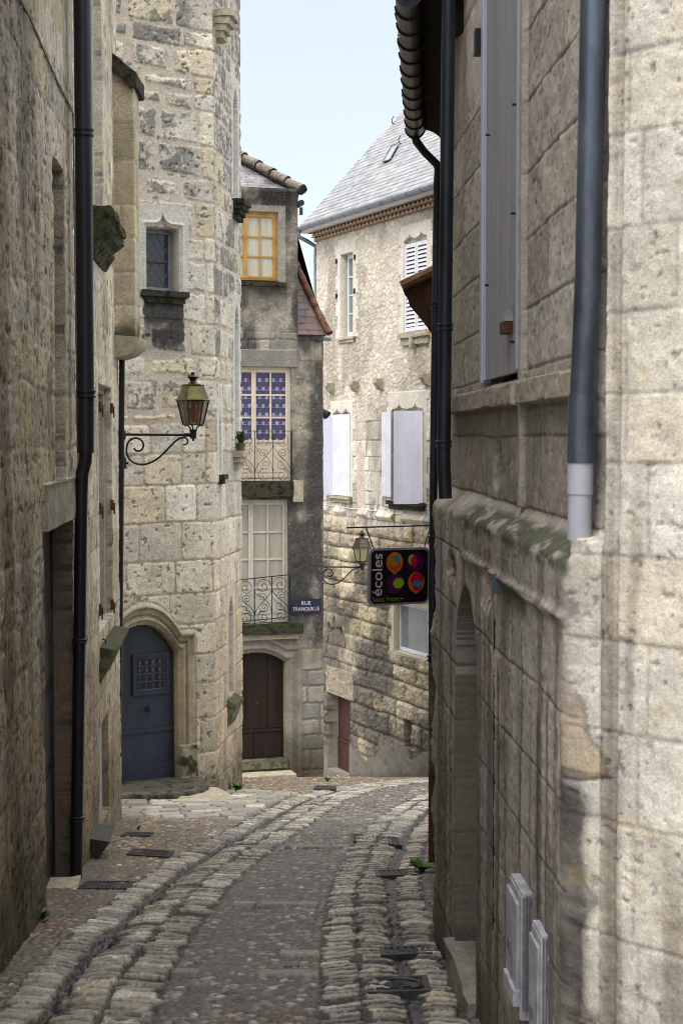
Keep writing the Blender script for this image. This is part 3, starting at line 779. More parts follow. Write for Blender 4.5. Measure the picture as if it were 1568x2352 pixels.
def fT(u, v):
    up = ss(-.1, .5, v)
    e, sid, s2, fv = ashlar(u, v, ROWT, .30, .72, 133, .03, .05)
    n1 = fbm(u * 6, v * 6, 134); n2 = fbm(u * 26, v * 26, 135, 4); n0 = fbm(u * 1.0, v * .8, 136, 3); n3 = fbm(u * 10, v * 10, 137, 3)
    dc = np.abs(u - cornerU)
    j = .007 + up * (.006 + .042 * s2 ** 2 + .030 * ss(.45, .7, n0)) * ss(.05, .5, dc)
    j = j * (1 - .6 * ss(.10, .0, np.minimum(np.abs(u - guc) - (gu1 - gu0) / 2 - .15, 9)) * (np.abs(v - (gv0 + gv1) / 2) < .7))
    m = ss(-.006, .008, e - j + (n2 - .5) * .022 + (n3 - .5) * (.02 + .05 * up))
    # small packing stones in the wide joints
    f1, f2, rs = voro(u + (n3 - .5) * .05, v, .13, .07, 138)
    pk = ss(.42, .30, f1) * (rs > .80) * up * ss(.015, .03, j - e)
    m = np.maximum(m, pk)
    P = [(.57, .51, .395), (.54, .48, .36), (.60, .55, .44), (.55, .47, .31), (.51, .47, .395), (.58, .52, .40), (.50, .45, .355), (.62, .57, .46)]
    C = pal(P, sid) * (.85 + .28 * s2)[..., None] * (.80 + .40 * n1)[..., None] * (.86 + .28 * n2)[..., None]
    # black lichen crust, on some stones and along the weather side
    crust = ss(.49, .59, .55 * fbm(u * 5, v * 5, 139, 4) + .45 * n2 + .18 * ((sid * 5.3) % 1 - .58) + .10 * ss(.6, 2.2, v) - .03)
    C = mix(C, np.array((.125, .12, .115)) * (.5 + n2)[..., None], crust * m * .80 * (.35 + .65 * up) * ss(.12, .4, dc + .1 * (u > cornerU) * 3))
    mort = mix(np.array((.40, .30, .215)), np.array((.50, .425, .335)), up) * (.84 + .3 * n2)[..., None] * (.9 + .2 * n0)[..., None]
    C = mix(mort, C, m)
    H = m * (.012 * ss(0, .03, e - j + .01) + (s2 - .5) * .010 + (n1 - .5) * .008 + (n2 - .5) * .010) + (n3 - .5) * .01 * (1 - m)
    pits = ss(.68, .76, fbm(u * 20, v * 20, 141, 3)) * m; H -= pits * .012; C = C * (1 - .55 * pits)[..., None]
    # long dressed quoins right at the corner
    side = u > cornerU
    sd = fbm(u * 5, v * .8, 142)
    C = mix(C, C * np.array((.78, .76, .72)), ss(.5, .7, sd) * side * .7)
    # stain under the sill
    st = (u > gu0 - .04) & (u < gu1 + .06)
    sk = ss(gv0 - .95, gv0 - .25, v) * (v < gv0 - .02) * ss(0, .05, np.minimum(u - gu0 + .08, gu1 + .10 - u) + (n3 - .5) * .12) * (.55 + .9 * (n1 - .3)) * (.45 + .55 * m)
    C = mix(C, np.array((.030, .029, .029)) * (.5 + 1.0 * n2)[..., None], np.clip(sk * 3.0, 0, .95))
    # smooth dressed stone round the little window
    fr = (np.abs(u - guc) < (gu1 - gu0) / 2 + .13) & (v > gv0 - .02) & (v < gv1 + .32)
    q = fr * 1.0
    C = mix(C, np.array((.53, .50, .43)) * (.84 + .3 * n1)[..., None] * (.92 + .16 * n2)[..., None], q * .92); H = np.where(fr, .012 + (n2 - .5) * .004, H)
    a = (gu1 - gu0) / 2; du = np.abs(u - guc)
    topc = gv1 - .02 + .05 * np.sqrt(np.clip(1 - (du / a) ** 4, 0, 1)) - .0
    og = gv1 + .03 + .13 * np.exp(-du / .035) * (du < a)
    s = np.maximum(du - a, np.minimum(v - gv1 - .03, v - og))            # signed distance outside the opening
    H = H + .022 * np.exp(-((s - .045) / .014) ** 2) * (v > gv0) * fr - .012 * np.exp(-((s - .02) / .012) ** 2) * (v > gv0) * fr
    ins = (du < a) & (v > gv0) & (v < topc)
    spike = (v > gv0) & (s < 0) & (du < a)
    H = np.where(spike & ~ins, -.03, H)
    H = np.where(ins, -.22, H); C = np.where(ins[..., None], np.array((.27, .225, .18)) * (.8 + .4 * n2)[..., None], C)
    # doorway with roll mouldings and a hood
    vt = arch_top(u, tdc, tda, tdS, tdT); dd = np.abs(u - tdc)
    vt2 = arch_top(u, tdc, tda + .35, tdS - .0, tdT + .33)
    s = np.where(v > tdS, np.where(dd < tda + .36, np.maximum((v - vt) * .8, dd - tda), 9), dd - tda)
    zone = (s > -.01) & (s < .24) & (v < vt2 - .06) & (side == False) & (u < tdU1 + .22)
    low = v < gz(0, 18.5) + .62
    C = np.where((zone & ~low)[..., None], np.array((.40, .345, .235)) * (.70 + .55 * n1)[..., None] * (.9 + .2 * n2)[..., None], C)
    H = np.where(zone & ~low, -.05 + .055 * np.exp(-((s - .06) / .026) ** 2) + .05 * ss(.10, .12, s) + .012 * np.exp(-((s - .17) / .010) ** 2) + (n2 - .5) * .008, H)
    hood = (v > tdS - .02) & (s > .17) & (s < .24) & (dd < tda + .20)
    H = np.where(hood, .05 * ss(.24, .19, s), H); C = np.where(hood[..., None], np.array((.36, .31, .21)) * (.75 + .5 * n1)[..., None], C)
    base = zone & low; H = np.where(base, .05 + (n1 - .5) * .07, H)
    C = np.where(base[..., None], mix(np.array((.30, .27, .19)) * (.6 + .8 * n1)[..., None], np.array((.055, .065, .02)), ss(.45, .6, n3)), C)
    ins = (dd < tda) & (v < vt) & (v > gz(0, 18.5) + .1)
    H = np.where(ins, -.20, H); C = np.where(ins[..., None], np.array((.30, .25, .17)) * (.7 + .6 * n1)[..., None], C)
    # slits in the narrow side
    for uc, vt_, vb_, w in slits:
        I = (np.abs(u - uc) < w * ss(vt_ + .02, vt_ - .3, v) ** .6) & (v < vt_) & (v > vb_); H = np.where(I, -.12, H); C = np.where(I[..., None], np.array((.36, .345, .31)) * (.85 + .3 * n2)[..., None], C)
        J = (np.abs(u - uc) < w + .11) & (v < vt_ + .16) & (v > vb_) & ~I; C = mix(C, np.array((.55, .53, .49)) * (.86 + .28 * n1)[..., None], J * .75); H = np.where(J, .012, H)
    g = ss(.75, .05, v - gz(0, 19.0) + (n0 - .5) * 1.0)
    C = mix(C, np.array((.10, .09, .055)) * (.6 + .8 * n2)[..., None], g * .55); C = mix(C, np.array((.05, .065, .02)), g * ss(.5, .64, n3) * .6)
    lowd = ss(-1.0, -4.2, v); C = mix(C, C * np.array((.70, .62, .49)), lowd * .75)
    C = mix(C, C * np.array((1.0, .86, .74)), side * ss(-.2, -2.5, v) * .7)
    return H, C
us = np.concatenate([grid(0, WT.U[1], .05)[:-1], grid(WT.U[1], cornerU, .0115, (gu0, gu1, tdU0, tdU1)), grid(cornerU, WT.U[3], .018, sum([(a - w, a + w) for a, b_, c_, w in slits], ()))[1:], grid(WT.U[3], WT.U[-1], .05)[1:]])
vs = np.concatenate([grid(-5.3, 5.5, .0115, (gv0, gv1)), np.arange(5.55, 10.5, .07)])
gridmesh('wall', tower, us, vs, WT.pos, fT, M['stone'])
# leaded window
f = MB(); a0, a1 = gu0 + .004, gu1 - .004; B = lambda u0, u1, v0, v1, w0, w1: f.wbox(WT, u0, u1, v0, v1, w0, w1, 1)
B(a0, a0 + .035, gv0, gv1 + .02, -.22, -.165); B(a1 - .055, a1, gv0, gv1 + .02, -.22, -.165); B(a0 + .035, a1 - .055, gv0, gv0 + .055, -.22, -.16); B(a0 + .035, a1 - .055, gv1 - .03, gv1 + .02, -.22, -.166)
B(a0 + .03, a1 - .05, gv0 - .0, gv0 + .02, -.16, -.12)
wn = f.build('window', M['greyframe'], tower, bevel=.004)
f = MB(); B(a0 + .03, a1 - .05, gv0 + .05, gv1 - .02, -.20, -.195); f.build('pane', M['pane'], wn)
f = MB(); w_ = a1 - a0 - .085; h_ = gv1 - gv0 - .08; sp = .105
def seg(p, q, r=.0035): f.tube([WT.pt(p[0], p[1], -.191), WT.pt(q[0], q[1], -.191)], r, 5)
for sgn in (1, -1):
    for i in range(-12, 16):
        # lines v = slope*u + c clipped to the pane
        sl = 1.45 * sgn; c = i * sp * 1.45
        P_ = []
        for uu in np.linspace(0, w_, 40):
            vv = sl * uu + c
            if 0 <= vv <= h_: P_.append((uu, vv))
        if len(P_) > 1: seg((a0 + .035 + P_[0][0], gv0 + .055 + P_[0][1]), (a0 + .035 + P_[-1][0], gv0 + .055 + P_[-1][1]))
f.build('lead_lattice', M['lead'], wn)
f = MB(); f.tube([WT.pt(a0 + .02, gv0 + h_ * .55, -.178), WT.pt(a1 - .04, gv0 + h_ * .55, -.178)], .008, 6); f.build('saddle_bar', M['rust'], wn)
b = MB(); b.wbox(WT, gu0 - .07, gu1 + .10, gv0 - .075, gv0 - .002, -.20, .085, 1); b.wbox(WT, gu0 - .03, gu1 + .06, gv0 - .15, gv0 - .076, -.02, .055, 1)
o = b.build('sill', M['moss'], tower); roughen(o, .012, 9, 8, 4)
# door
gdo = ct(340, 1812)[1]; dz0 = gdo - .06
b = MB(); n = 14
poly = [WT.pt(tdU0 + .003, dz0, -.17)] + [WT.pt(tdU1 - .003, dz0, -.17)]
for i in range(n + 1):
    u = tdU1 - .003 - (2 * tda - .006) * i / n; poly.append(WT.pt(u, float(arch_top(np.array(u), tdc, tda + .02, tdS, tdT)) + .02, -.17))
b.prism(poly, np.append(WT.n[1] * -.035, 0))
B = lambda u0, u1, v0, v1, w0, w1: b.wbox(WT, u0, u1, v0, v1, w0, w1, 1)
r1 = ct(340, 1683)[1]; r2 = ct(360, 1758)[1]
B(tdU0 + .02, tdU1 - .03, r1 - .022, r1 + .022, -.169, -.140)
B(tdU0 + .26, tdU1 - .012, dz0 + .01, r2, -.169, -.146); B(tdU0 + .02, tdU0 + .235, dz0 + .01, r2, -.169, -.146)
B(tdU0 + .235, tdU0 + .25, r2 + .01, r1 - .03, -.169, -.163)
dr = b.build('door', M['door_blue'], tower)
q0, q1 = ct(303, 1502), ct(386, 1597); u0, u1, v0, v1 = q0[0], q1[0], ct(345, 1590)[1], ct(345, 1496)[1]
# the point sits on the recessed leaf: shift to the leaf plane
def leaf(X, Y, w=-.17):
    n_ = WT.n[1]; p_ = WT.p[1] + n_ * w; r_ = ray(X, Y); t_ = np.dot(p_, n_) / np.dot(r_[:2], n_); g_ = r_ * t_
    return WT.U[1] + np.dot(g_[:2] - p_, WT.t[1]), g_[2]
u0, v1 = leaf(303, 1505); u1, v0 = leaf(386, 1592); v1 = leaf(345, 1500)[1]; v0 = leaf(345, 1594)[1]
b = MB()
for t_ in (0, 1):
    k0, w1_ = (.0, -.140) if t_ == 0 else (.03, -.150)
    w = .032
    B(u0 + k0, u1 - k0, v0 + k0, v0 + k0 + w, -.169, w1_); B(u0 + k0, u1 - k0, v1 - k0 - w, v1 - k0, -.169, w1_); B(u0 + k0, u0 + k0 + w, v0 + k0 + w, v1 - k0 - w, -.169, w1_); B(u1 - k0 - w, u1 - k0, v0 + k0 + w, v1 - k0 - w, -.169, w1_)
gr = b.build('grille_frame', M['door_blue'], dr)
f = MB(); f.wbox(WT, u0 + .06, u1 - .06, v0 + .06, v1 - .06, -.1695, -.166, 1); f.build('grille_backing', M['pane'], dr)
b = MB(); iu0, iu1, iv0, iv1 = u0 + .062, u1 - .062, v0 + .062, v1 - .062
nx, ny = 4, 4; dx = (iu1 - iu0) / nx; dy = (iv1 - iv0) / ny
for i in range(nx + 1): b.tube([WT.pt(iu0 + i * dx, iv0, -.158), WT.pt(iu0 + i * dx, iv1, -.158)], .007, 5)
for i in range(ny + 1): b.tube([WT.pt(iu0, iv0 + i * dy, -.158), WT.pt(iu1, iv0 + i * dy, -.158)], .007, 5)
for i in range(nx):
    for k in range(ny):
        cx, cy = iu0 + (i + .5) * dx, iv0 + (k + .5) * dy
        b.tube([WT.pt(cx + dx * .36 * math.cos(a), cy + dy * .36 * math.sin(a), -.157) for a in np.linspace(0, 2 * math.pi, 11)], .006, 5)
        for s_ in (0, 1):
            a = math.pi / 4 + s_ * math.pi / 2
            for g_ in (1, -1): b.tube([WT.pt(cx + g_ * dx * .36 * math.cos(a), cy + g_ * dy * .36 * math.sin(a), -.157), WT.pt(cx + g_ * dx * .62 * math.cos(a), cy + g_ * dy * .62 * math.sin(a), -.157)], .006, 5)
b.build('iron_grille', M['door_blue'], dr)
u, v = leaf(341, 1628); b = MB(); c = WT.pt(u, v, -.17); nn = np.append(WT.n[1], 0)
b.tube([c, c + nn * .012], .045, 14); b.tube([c + nn * .012, c + nn * .05], .016, 10); b.tube([c + nn * .045, c + nn * .06, c + nn * .075], .034, 12); b.tube([c + nn * .075, c + nn * .082], .022, 12)
b.build('door_knob', M['zincdark'], dr, smooth=True)
u, v = leaf(294, 1632); b = MB(); c = WT.pt(u, v, -.17); b.tube([c, c + nn * .008], .016, 10); b.build('lock', M['rust'], dr)
b = MB()
rs = np.random.RandomState(4)
for i in range(26):
    X, Y = [(308, 1464), (330, 1465), (352, 1466), (374, 1470)][i % 4] if i < 4 else (rs.uniform(296, 388), rs.uniform(1695, 1750))
    u, v = leaf(X, Y); c = WT.pt(u, v, -.17); b.tube([c, c + nn * .006], .007, 6)
b.build('studs', M['door_blue'], dr)['kind'] = 'stuff'
# worn mossy step and the rounded slab beside it
def slab(name, px, ztop, mat, seed):
    zt = [((X - CX) / FPX * d_, d_) for X, d_ in px]; zb = ztop - .6
    b = MB(); b.prism([(p[0], p[1], zb) for p in zt], (0, 0, 1))
    b.v = [(x, y, z if z < zb + .5 else ztop) for x, y, z in b.v]
    o = b.build(name, mat, tower)
    bm = bmesh.new(); bm.from_mesh(o.data)
    top = [e for e in bm.edges if all(abs(v.co.z - ztop) < 1e-4 for v in e.verts)]
    bmesh.ops.bevel(bm, geom=top, offset=.035, segments=3, affect='EDGES', profile=.5)
    bm.to_mesh(o.data); bm.free()
    return o
o = slab('step', [(230, 17.95), (270, 17.93), (310, 17.92), (350, 17.93), (390, 17.97), (430, 18.06), (462, 18.20), (477, 18.38), (478, 18.55), (465, 18.78), (420, 18.85), (230, 18.6)], -4.235, M['wetstone'], 9)
roughen(o, .016, 5, 3, 3)
o = slab('rounded_slab', [(395, 17.84), (430, 17.78), (470, 17.74), (500, 17.75), (522, 17.82), (531, 17.95), (531, 18.12), (522, 18.3), (500, 18.5), (440, 18.6)], -4.30, M['sillstone'], 10)
roughen(o, .010, 6, 4, 3)
# carved corbels and ledges on the narrow side
def ledge(W, k, X, Y, half, proj, hh, mat, parent, steps=3, name='sill', seed=1):
    u, v = W.uv(X, Y, k); b = MB()
    for i in range(steps):
        f0 = i / steps; f1 = (i + 1) / steps
        b.wbox(W, u - half * (1 - .35 * f0), u + half * (1 - .35 * f0), v - hh * f1 + .0, v - hh * f0 - (.001 if i else 0), -.03, proj * (1 - .75 * f0), k)
    o = b.build(name, mat, parent); roughen(o, .010, 8, seed, 3); return o
ledge(WT, 2, 540.5, 462, .26, .17, .26, M['moss'], tower, 4, 'sill', 11)
ledge(WT, 2, 542, 1036, .26, .14, .22, M['sillstone'], tower, 3, 'sill', 12)
ledge(WT, 2, 504, 1090, .12, .09, .12, M['moss'], tower, 2, 'sill', 13)
ledge(WT, 2, 497.5, 30, .20, .24, .34, M['sillstone'], tower, 4, 'corbel', 14)
u, v = ct2(530, 1592); b = MB()
Pt = lambda u, v, w: WT.pt(u, v, w)
b.hexa([Pt(u - .3, v - .40, .02), Pt(u + .25, v - .40, .02), Pt(u + .25, v - .4, -.1), Pt(u - .3, v - .4, -.1), Pt(u - .3, v - .1, .13), Pt(u + .25, v - .1, .13), Pt(u + .25, v + .02, -.1), Pt(u - .3, v + .02, -.1)])
o = b.build('sill', M['mossgreen'], tower); roughen(o, .010, 8, 15, 4)

# ------------------------------------------------------------------ plastered corner house (faces the street's end)
tB = np.array([.965, .262]); tB = tB / np.linalg.norm(tB)
pB = np.array([at(650, HY, 27)[0], 27.0])
def along(X):
    k_ = (X - CX) / FPX; return (k_ * pB[1] - pB[0]) / (tB[0] - k_ * tB[1])
Bl = pB + tB * along(430); Br = pB + tB * along(742)
WB = Wall([Bl + np.array([-.2, 3.]), Bl, Br, Br + np.array([-.25, 3.4])], .015)
cb = lambda X, Y: WB.uv(X, Y, 1)
bu = lambda X: WB.u(X, 1)
bz = lambda X, Y: cb(X, Y)[1]
house_b = thing('corner_house', 'stained plaster house with a yellow window, two balconies and brown arched door', 'house', (*(Bl * .3 + Br * .7), gz(0, 27.2)))
uS = bu(684); zS = bz(684, 765); zE = bz(640, 437)
y0, y1, yv0, yv1 = bu(482), bu(640), bz(620, 648), bz(620, 487)
f0, f1, fv0, fv1 = bu(497), bu(669), bz(620, 1106), bz(620, 843)
h0, h1, hv0, hv1 = bu(497), bu(663), bz(620, 1432), bz(620, 1148)
d1, dvb, dvs, dvt = bu(655), bz(600, 1747), bz(650, 1522), bz(605, 1499); d0 = d1 - 1.12
dc_, da_ = (d0 + d1) / 2, (d1 - d0) / 2
uR = WB.U[2]
def fB(u, v):
    n0 = fbm(u * 1.2, v * .8, 151, 3); n1 = fbm(u * 5, v * 5, 152); n2 = fbm(u * 24, v * 24, 153, 4); n3 = fbm(u * 2.4, v * 1.6, 154)
    C = mix(np.array((.14, .122, .095)), np.array((.33, .285, .22)), ss(.38, .64, n1 * .4 + n3 * .6)) * (.72 + .56 * n2)[..., None]
    H = (n1 - .5) * .03 + (n2 - .5) * .012
    # old stones showing through the plaster
    e, sid, s2, _ = ashlar(u, v, rowsf(-7, 5, .26, .4, 155), .3, .6, 156, .04, .05)
    lowz = ss(bz(640, 1430), bz(640, 1560), v); highz = ss(bz(640, 770), bz(640, 800), v) * ss(bz(640, 846), bz(640, 835), v) * 0 + ((v < bz(640, 765)) & (v > bz(640, 830)))
    show = np.clip(np.maximum(lowz * .95, highz * .8) + ss(.60, .7, n3) * .5, 0, 1)
    m = ss(.012, .03, e + (n2 - .5) * .025)
    sc = pal([(.31, .275, .21), (.27, .24, .185), (.35, .315, .245), (.245, .225, .185)], sid) * (.74 + .5 * n1)[..., None] * (.9 + .2 * n2)[..., None]
    C = mix(C, mix(np.array((.22, .19, .145)), sc, m), show); H = H * (1 - show * .6) + show * m * (.014 + .014 * (s2 - .5))
    # dark weathering: down the corner, below cornice and sills
    du = uR - u
    dk = ss(.48, .66, fbm(u * 2.2, v * .9, 157) + .24 * ss(.60, .0, du) * ss(bz(700, 1480), bz(700, 1250), v) + .1 * ss(.3, .0, zE - v) + .02)
    C = mix(C, np.array((.045, .043, .040)) * (.6 + .8 * n2)[..., None], dk * .90 * (1 - .6 * lowz))
    dk2 = ss(.46, .58, n3) * ss(bz(640, 560), bz(640, 455), v); C = mix(C, np.array((.035, .034, .03)), dk2 * .75)
    for (uu0, uu1, vv) in ((y0, y1 + .15, yv0 - .05), (f0, f1, fv0), (h0, h1 + .1, hv0)):
        s_ = (u < uu1) * ss(.55, .0, vv - v) * (v < vv) * ss(.38, .55, n1 + .1)
        C = mix(C, np.array((.05, .055, .035)), s_ * .75)
    sp = ss(.76, .80, fbm(u * 62, v * 62, 158, 2)) * ss(.45, .6, n3 + .10); C = mix(C, np.array((.36, .36, .34)), sp * .45)
    pk = ss(.6, .75, fbm(u * 1.6, v * 1.3, 159)); C = mix(C, C * np.array((1.12, 1.0, .88)), pk * .6)
    # cove under the roof
    H = H + .10 * ss(zE - .34, zE, v) ** 2
    # stone frames: lintel of the upper French window, jambs and arch of the door
    I = (u < f1 + .12) & (v > fv1) & (v < fv1 + .30); C = np.where(I[..., None], np.array((.21, .19, .16)) * (.6 + .8 * n1)[..., None], C); H = np.where(I, .035 + (n2 - .5) * .006, H)
    I = (u > y0 - .13) & (u < y1 + .13) & (v > yv0) & (v < yv1 + .12); C = mix(C, np.array((.33, .30, .245)) * (.8 + .4 * n1)[..., None], I * .8)
    vt = arch_top(u, dc_, da_, dvs, dvt); dd = np.abs(u - dc_); s = np.where(v > dvs, np.maximum((v - vt), dd - da_), dd - da_)
    zone = (s > -.01) & (s < .30) & (v < dvt + .26)
    C = np.where(zone[..., None], np.array((.26, .225, .175)) * (.60 + .7 * n1)[..., None] * (.9 + .2 * n2)[..., None], C)
    H = np.where(zone, .0 + .05 * np.exp(-((s - .10) / .05) ** 2) + .03 * ss(.2, .24, s) + (n2 - .5) * .01, H)
    gl = ss(-4.9, -5.7, v + (n0 - .5) * .8); C = mix(C, np.array((.075, .08, .035)) * (.5 + n2)[..., None], gl * .8)
    rd = ss(.55, .0, np.hypot((du - .35) * .9, (v - gz(0, 27) - .1) * 1.2)); C = mix(C, np.array((.085, .045, .028)), rd * .8)
    # openings
    I = (u > y0) & (u < y1) & (v > yv0) & (v < yv1); H = np.where(I, -.14, H)
    I = (u > f0) & (u < f1) & (v > fv0) & (v < fv1); H = np.where(I, -.10, H)
    I = (u > h0) & (u < h1) & (v > hv0) & (v < hv1); H = np.where(I, -.17, H); C = np.where((I)[..., None], np.array((.19, .15, .115)), C)
    I = (dd < da_) & (v < vt) & (v > dvb); H = np.where(I, -.24, H)
    return H, C
mB = lambda u, v: ~((u > uS) & (v > zS))
us = np.concatenate([grid(0, WB.U[1], .06)[:-1], grid(WB.U[1], uR, .0115, (y0, y1, f0, f1, h0, h1, d0, d1, uS)), grid(uR, WB.U[-1], .05)[1:]])
vs = grid(-7.2, zE + .02, .0115, (yv0, yv1, fv0, fv1, hv0, hv1, dvb, zS))
gridmesh('wall', house_b, us, vs, WB.pos, fB, M['render'], mB)
WB2 = Wall([WB.p[1] + WB.t[1] * (uS - WB.U[1]) + WB.n[1] * .0, WB.p[1] + WB.t[1] * (uS - WB.U[1]) + np.array([-.22, 3.2])])
def fB2(u, v):
    n1 = fbm(u * 5, v * 5, 161); n2 = fbm(u * 24, v * 24, 162)
    return (n1 - .5) * .02, mix(np.array((.20, .18, .15)), np.array((.30, .27, .22)), n1) * (.7 + .6 * n2)[..., None]
gridmesh('side_wall', house_b, grid(0, WB2.U[-1], .04), grid(zS - .3, zE + .02, .04), WB2.pos, fB2, M['render'])
# windows
window(WB, house_b, 'window', y0 + .003, y1 - .003, yv0 + .012, yv1 - .003, -.06, 2, 3, M['ochre'], M['curtain'], .045, .028, split=bu(566), k=1)
def fr_door(u0, u1, v0, v1, wf, split, mat, pmat, panel, pos_fn=None):
    return window(WB, house_b, 'french_window', u0 + .003, u1 - .003, v0 + .012, v1 - .003, wf, 2, 3, mat, pmat, .05, .03, split=split, panel=panel, k=1)
fw = fr_door(f0, f1, fv0, fv1, -.05, bu(584), M['cream'], M['pane'], .58)
f = MB(); u, v = cb(612, 851); f.wbox(WB, u - .13, u + .13, v - .008, v + .008, -.05, -.036, 1); f.build('vent_slot', M['white'], fw)
fr_door(h0, h1, hv0, hv1, -.10, bu(578), M['offwhite'], M['blind'], .50)
def flace(u, v):
    n = fbm(u * 9, v * 9, 171); C = np.zeros(u.shape + (3,)) + np.array((.050, .046, .100)); C = C * (.6 + .8 * n)[..., None]
    line = (np.abs(((v + .02) % .152) - .076) < .007); vert = (np.abs((u % .062) - .031) < .0022)
    C = np.where(vert[..., None], np.array((.11, .105, .19)), C); C = np.where(line[..., None], np.array((.18, .165, .31)), C)
    for (du_, dv_, r_) in ((0, 0, .024), (.018, .018, .015), (-.012, .02, .012), (.012, -.018, .012)):
        cu_, cv_ = .125, .152
        iv = np.floor(v / cv_); v = v + 0; uu = ((u + (iv % 2) * .0625 - du_) % cu_) - cu_ / 2; vv = ((v - dv_) % cv_) - cv_ / 2
        C = np.where((np.hypot(uu, vv * .8) < r_)[..., None], np.array((.30, .28, .43)) * (.6 + .8 * n)[..., None], C)
    return u * 0, C, np.full(u.shape, .3)
gridmesh('curtain', fw, grid(f0 + .04, f1 - .04, .006), grid(fv0 + .62, fv1 - .05, .006), lambda u, v, w: WB.pos(u, v, w - .069), flace, M['lace'], smooth=False)
# lower brown door
b = MB(); poly = [WB.pt(d0 + .003, dvb + .002, -.2), WB.pt(d1 - .003, dvb + .002, -.2)]
for i in range(15):
    u = d1 - .003 - (2 * da_ - .006) * i / 14; poly.append(WB.pt(u, float(arch_top(np.array(u), dc_, da_ + .02, dvs, dvt)) + .015, -.2))
b.prism(poly, np.append(WB.n[1] * -.04, 0))
npl = 8; pw = (2 * da_ - .02) / npl
zr = dvb + .48
for i in range(npl):
    uu = d0 + .01 + i * pw; vtop = float(arch_top(np.array([uu + .01, uu + pw - .01]), dc_, da_, dvs, dvt).min()) - .01
    b.wbox(WB, uu + .004, uu + pw - .004, zr + .07, vtop, -.199, -.182 - .004 * (i % 2), 1)
b.wbox(WB, d0 + .01, d1 - .01, zr, zr + .06, -.199, -.165, 1)
for i in range(2): b.wbox(WB, d0 + .02 + i * da_, d0 + da_ - .02 + i * da_, dvb + .01, zr - .012, -.199, -.180, 1)
b.wbox(WB, dc_ - .008, dc_ + .008, dvb + .02, dvt - .05, -.199, -.176, 1)
dr = b.build('door', M['door_brown'], house_b)
b = MB(); c = WB.pt(dc_ + .07, dvb + 1.0, -.18); b.tube([c, c + np.append(WB.n[1], 0) * .05], .02, 8); b.build('handle', M['rust'], dr)
b = MB(); b.wbox(WB, d0 - .1, d1 + .02, dvb - .14, dvb, -.24, .06, 1); o = b.build('threshold', M['mossgreen'], house_b); roughen(o, .006, 6, 3, 4)
b = MB(); b.wbox(WB, d0 - .2, d1 + .10, dvb - .42, dvb - .19, -.1, .42, 1); o = b.build('step', M['sillstone'], house_b); roughen(o, .012, 5, 4, 4)
# sills and balcony slabs
def slabB(u0, u1, v0, v1, w, mat, seed, name='sill'):
    b = MB(); b.wbox(WB, u0, u1, v0, v1, -.14, w, 1); o = b.build(name, mat, house_b); roughen(o, .016, 7, seed, 5); return o
slabB(y0 - .12, y1 + .14, yv0 - .075, yv0 + .0, .09, M['moss'], 21)
b = MB(); b.wbox(WB, y0 + .01, y1 - .005, yv0 - .0, yv0 + .03, -.05, -.01, 1); b.build('drip_board', M['tiledark'], house_b)
slabB(f0 - .1, f1 + .02, bz(620, 1140), fv0 - .005, .10, M['moss'], 22, 'balcony_slab')
b = MB(); b.wbox(WB, f1 + .015, f1 + .20, bz(680, 1152), bz(680, 1103), -.05, .09, 1); o = b.build('bracket_stone', M['sillstone'], house_b); roughen(o, .008, 7, 23, 3)
slabB(h0 - .1, bu(691), bz(620, 1455), hv0 - .005, .16, M['moss'], 24, 'balcony_slab')
b = MB(); b.wbox(WB, h0 - .05, bu(683), bz(620, 1468), bz(620, 1456), -.05, .10, 1); o = b.build('moulding', M['sillstone'], house_b); roughen(o, .008, 7, 25, 5)
# scrolled balcony rails
def railing(u0, u1, v0, v1, w, rise, seed, r=.0055):
    b = MB(); nb = 4; du = (u1 - u0) / nb
    Q = lambda u, v: WB.pt(u, v + rise * ((u - u0) / (u1 - u0) - .5), w)
    b.tube([Q(u0 - .02, v1), Q(u1 + .03, v1)], r * 1.6, 6); b.tube([Q(u0 - .02, v0 + .06), Q(u1, v0 + .06)], r * 1.3, 6)
    tx = np.append(WB.t[1], 0); tz = np.array([0, 0, 1.])
    for i in range(nb + 1): b.tube([Q(u0 + i * du, v0 - .02), Q(u0 + i * du, v1)], r * 1.5, 6)
    b.tube([Q(u1 + .012, v0 - .02), Q(u1 + .012, v1)], r * 1.7, 6)
    H_ = v1 - v0
    for i in range(nb):
        s = 1 if i % 2 else -1; c = u0 + (i + .5) * du
        X = lambda f, g: Q(c + s * (f - .5) * du, v0 + g * H_)
        # the long S running corner to corner, and the scrolls that spring from it
        b.tube(bez([X(.02, .72), X(.0, .62), X(.55, .45), X(1.0, .34), X(.98, .18)], 16), r, 5)
        b.tube(bez([X(.98, .72), X(1.0, .6), X(.5, .62), X(.05, .42), X(.02, .2)], 16) if i % 2 == 0 else bez([X(.02, .55), X(.1, .45), X(.8, .3), X(.97, .12)], 14), r * .8, 5)
        for (f, g, R, a0, tr) in ((.5, .80, .46, math.pi * .95, 2.1), (.55, .56, .26, math.pi * 1.1, 1.9), (.45, .34, .28, -.2, 1.9), (.5, .12, .36, math.pi * .6, 2.0)):
            b.tube(spiral(X(f, g), tx * s, tz, R * du, .03 * du, a0, a0 - tr * 2 * math.pi * .8, 30), r * .9, 5)
        for (f, g) in ((.35, .5), (.6, .26), (.7, .66)):
            pts = [X(f + .09 * k_, g + .02 * math.sin(k_ * 2.1) - .025 * k_) for k_ in range(5)]; b.tube(pts, r * .9, 5, True, r * .3)
    return b.build('railing', M['iron'], house_b)
railing(f0 + .02, f1 - .02, bz(620, 1106) + .0, bz(620, 990), .07, .0, 1, .0046)
railing(h0 + .02, h1 - .02, bz(620, 1430) + .0, bz(620, 1326), .11, .10, 2, .0066)
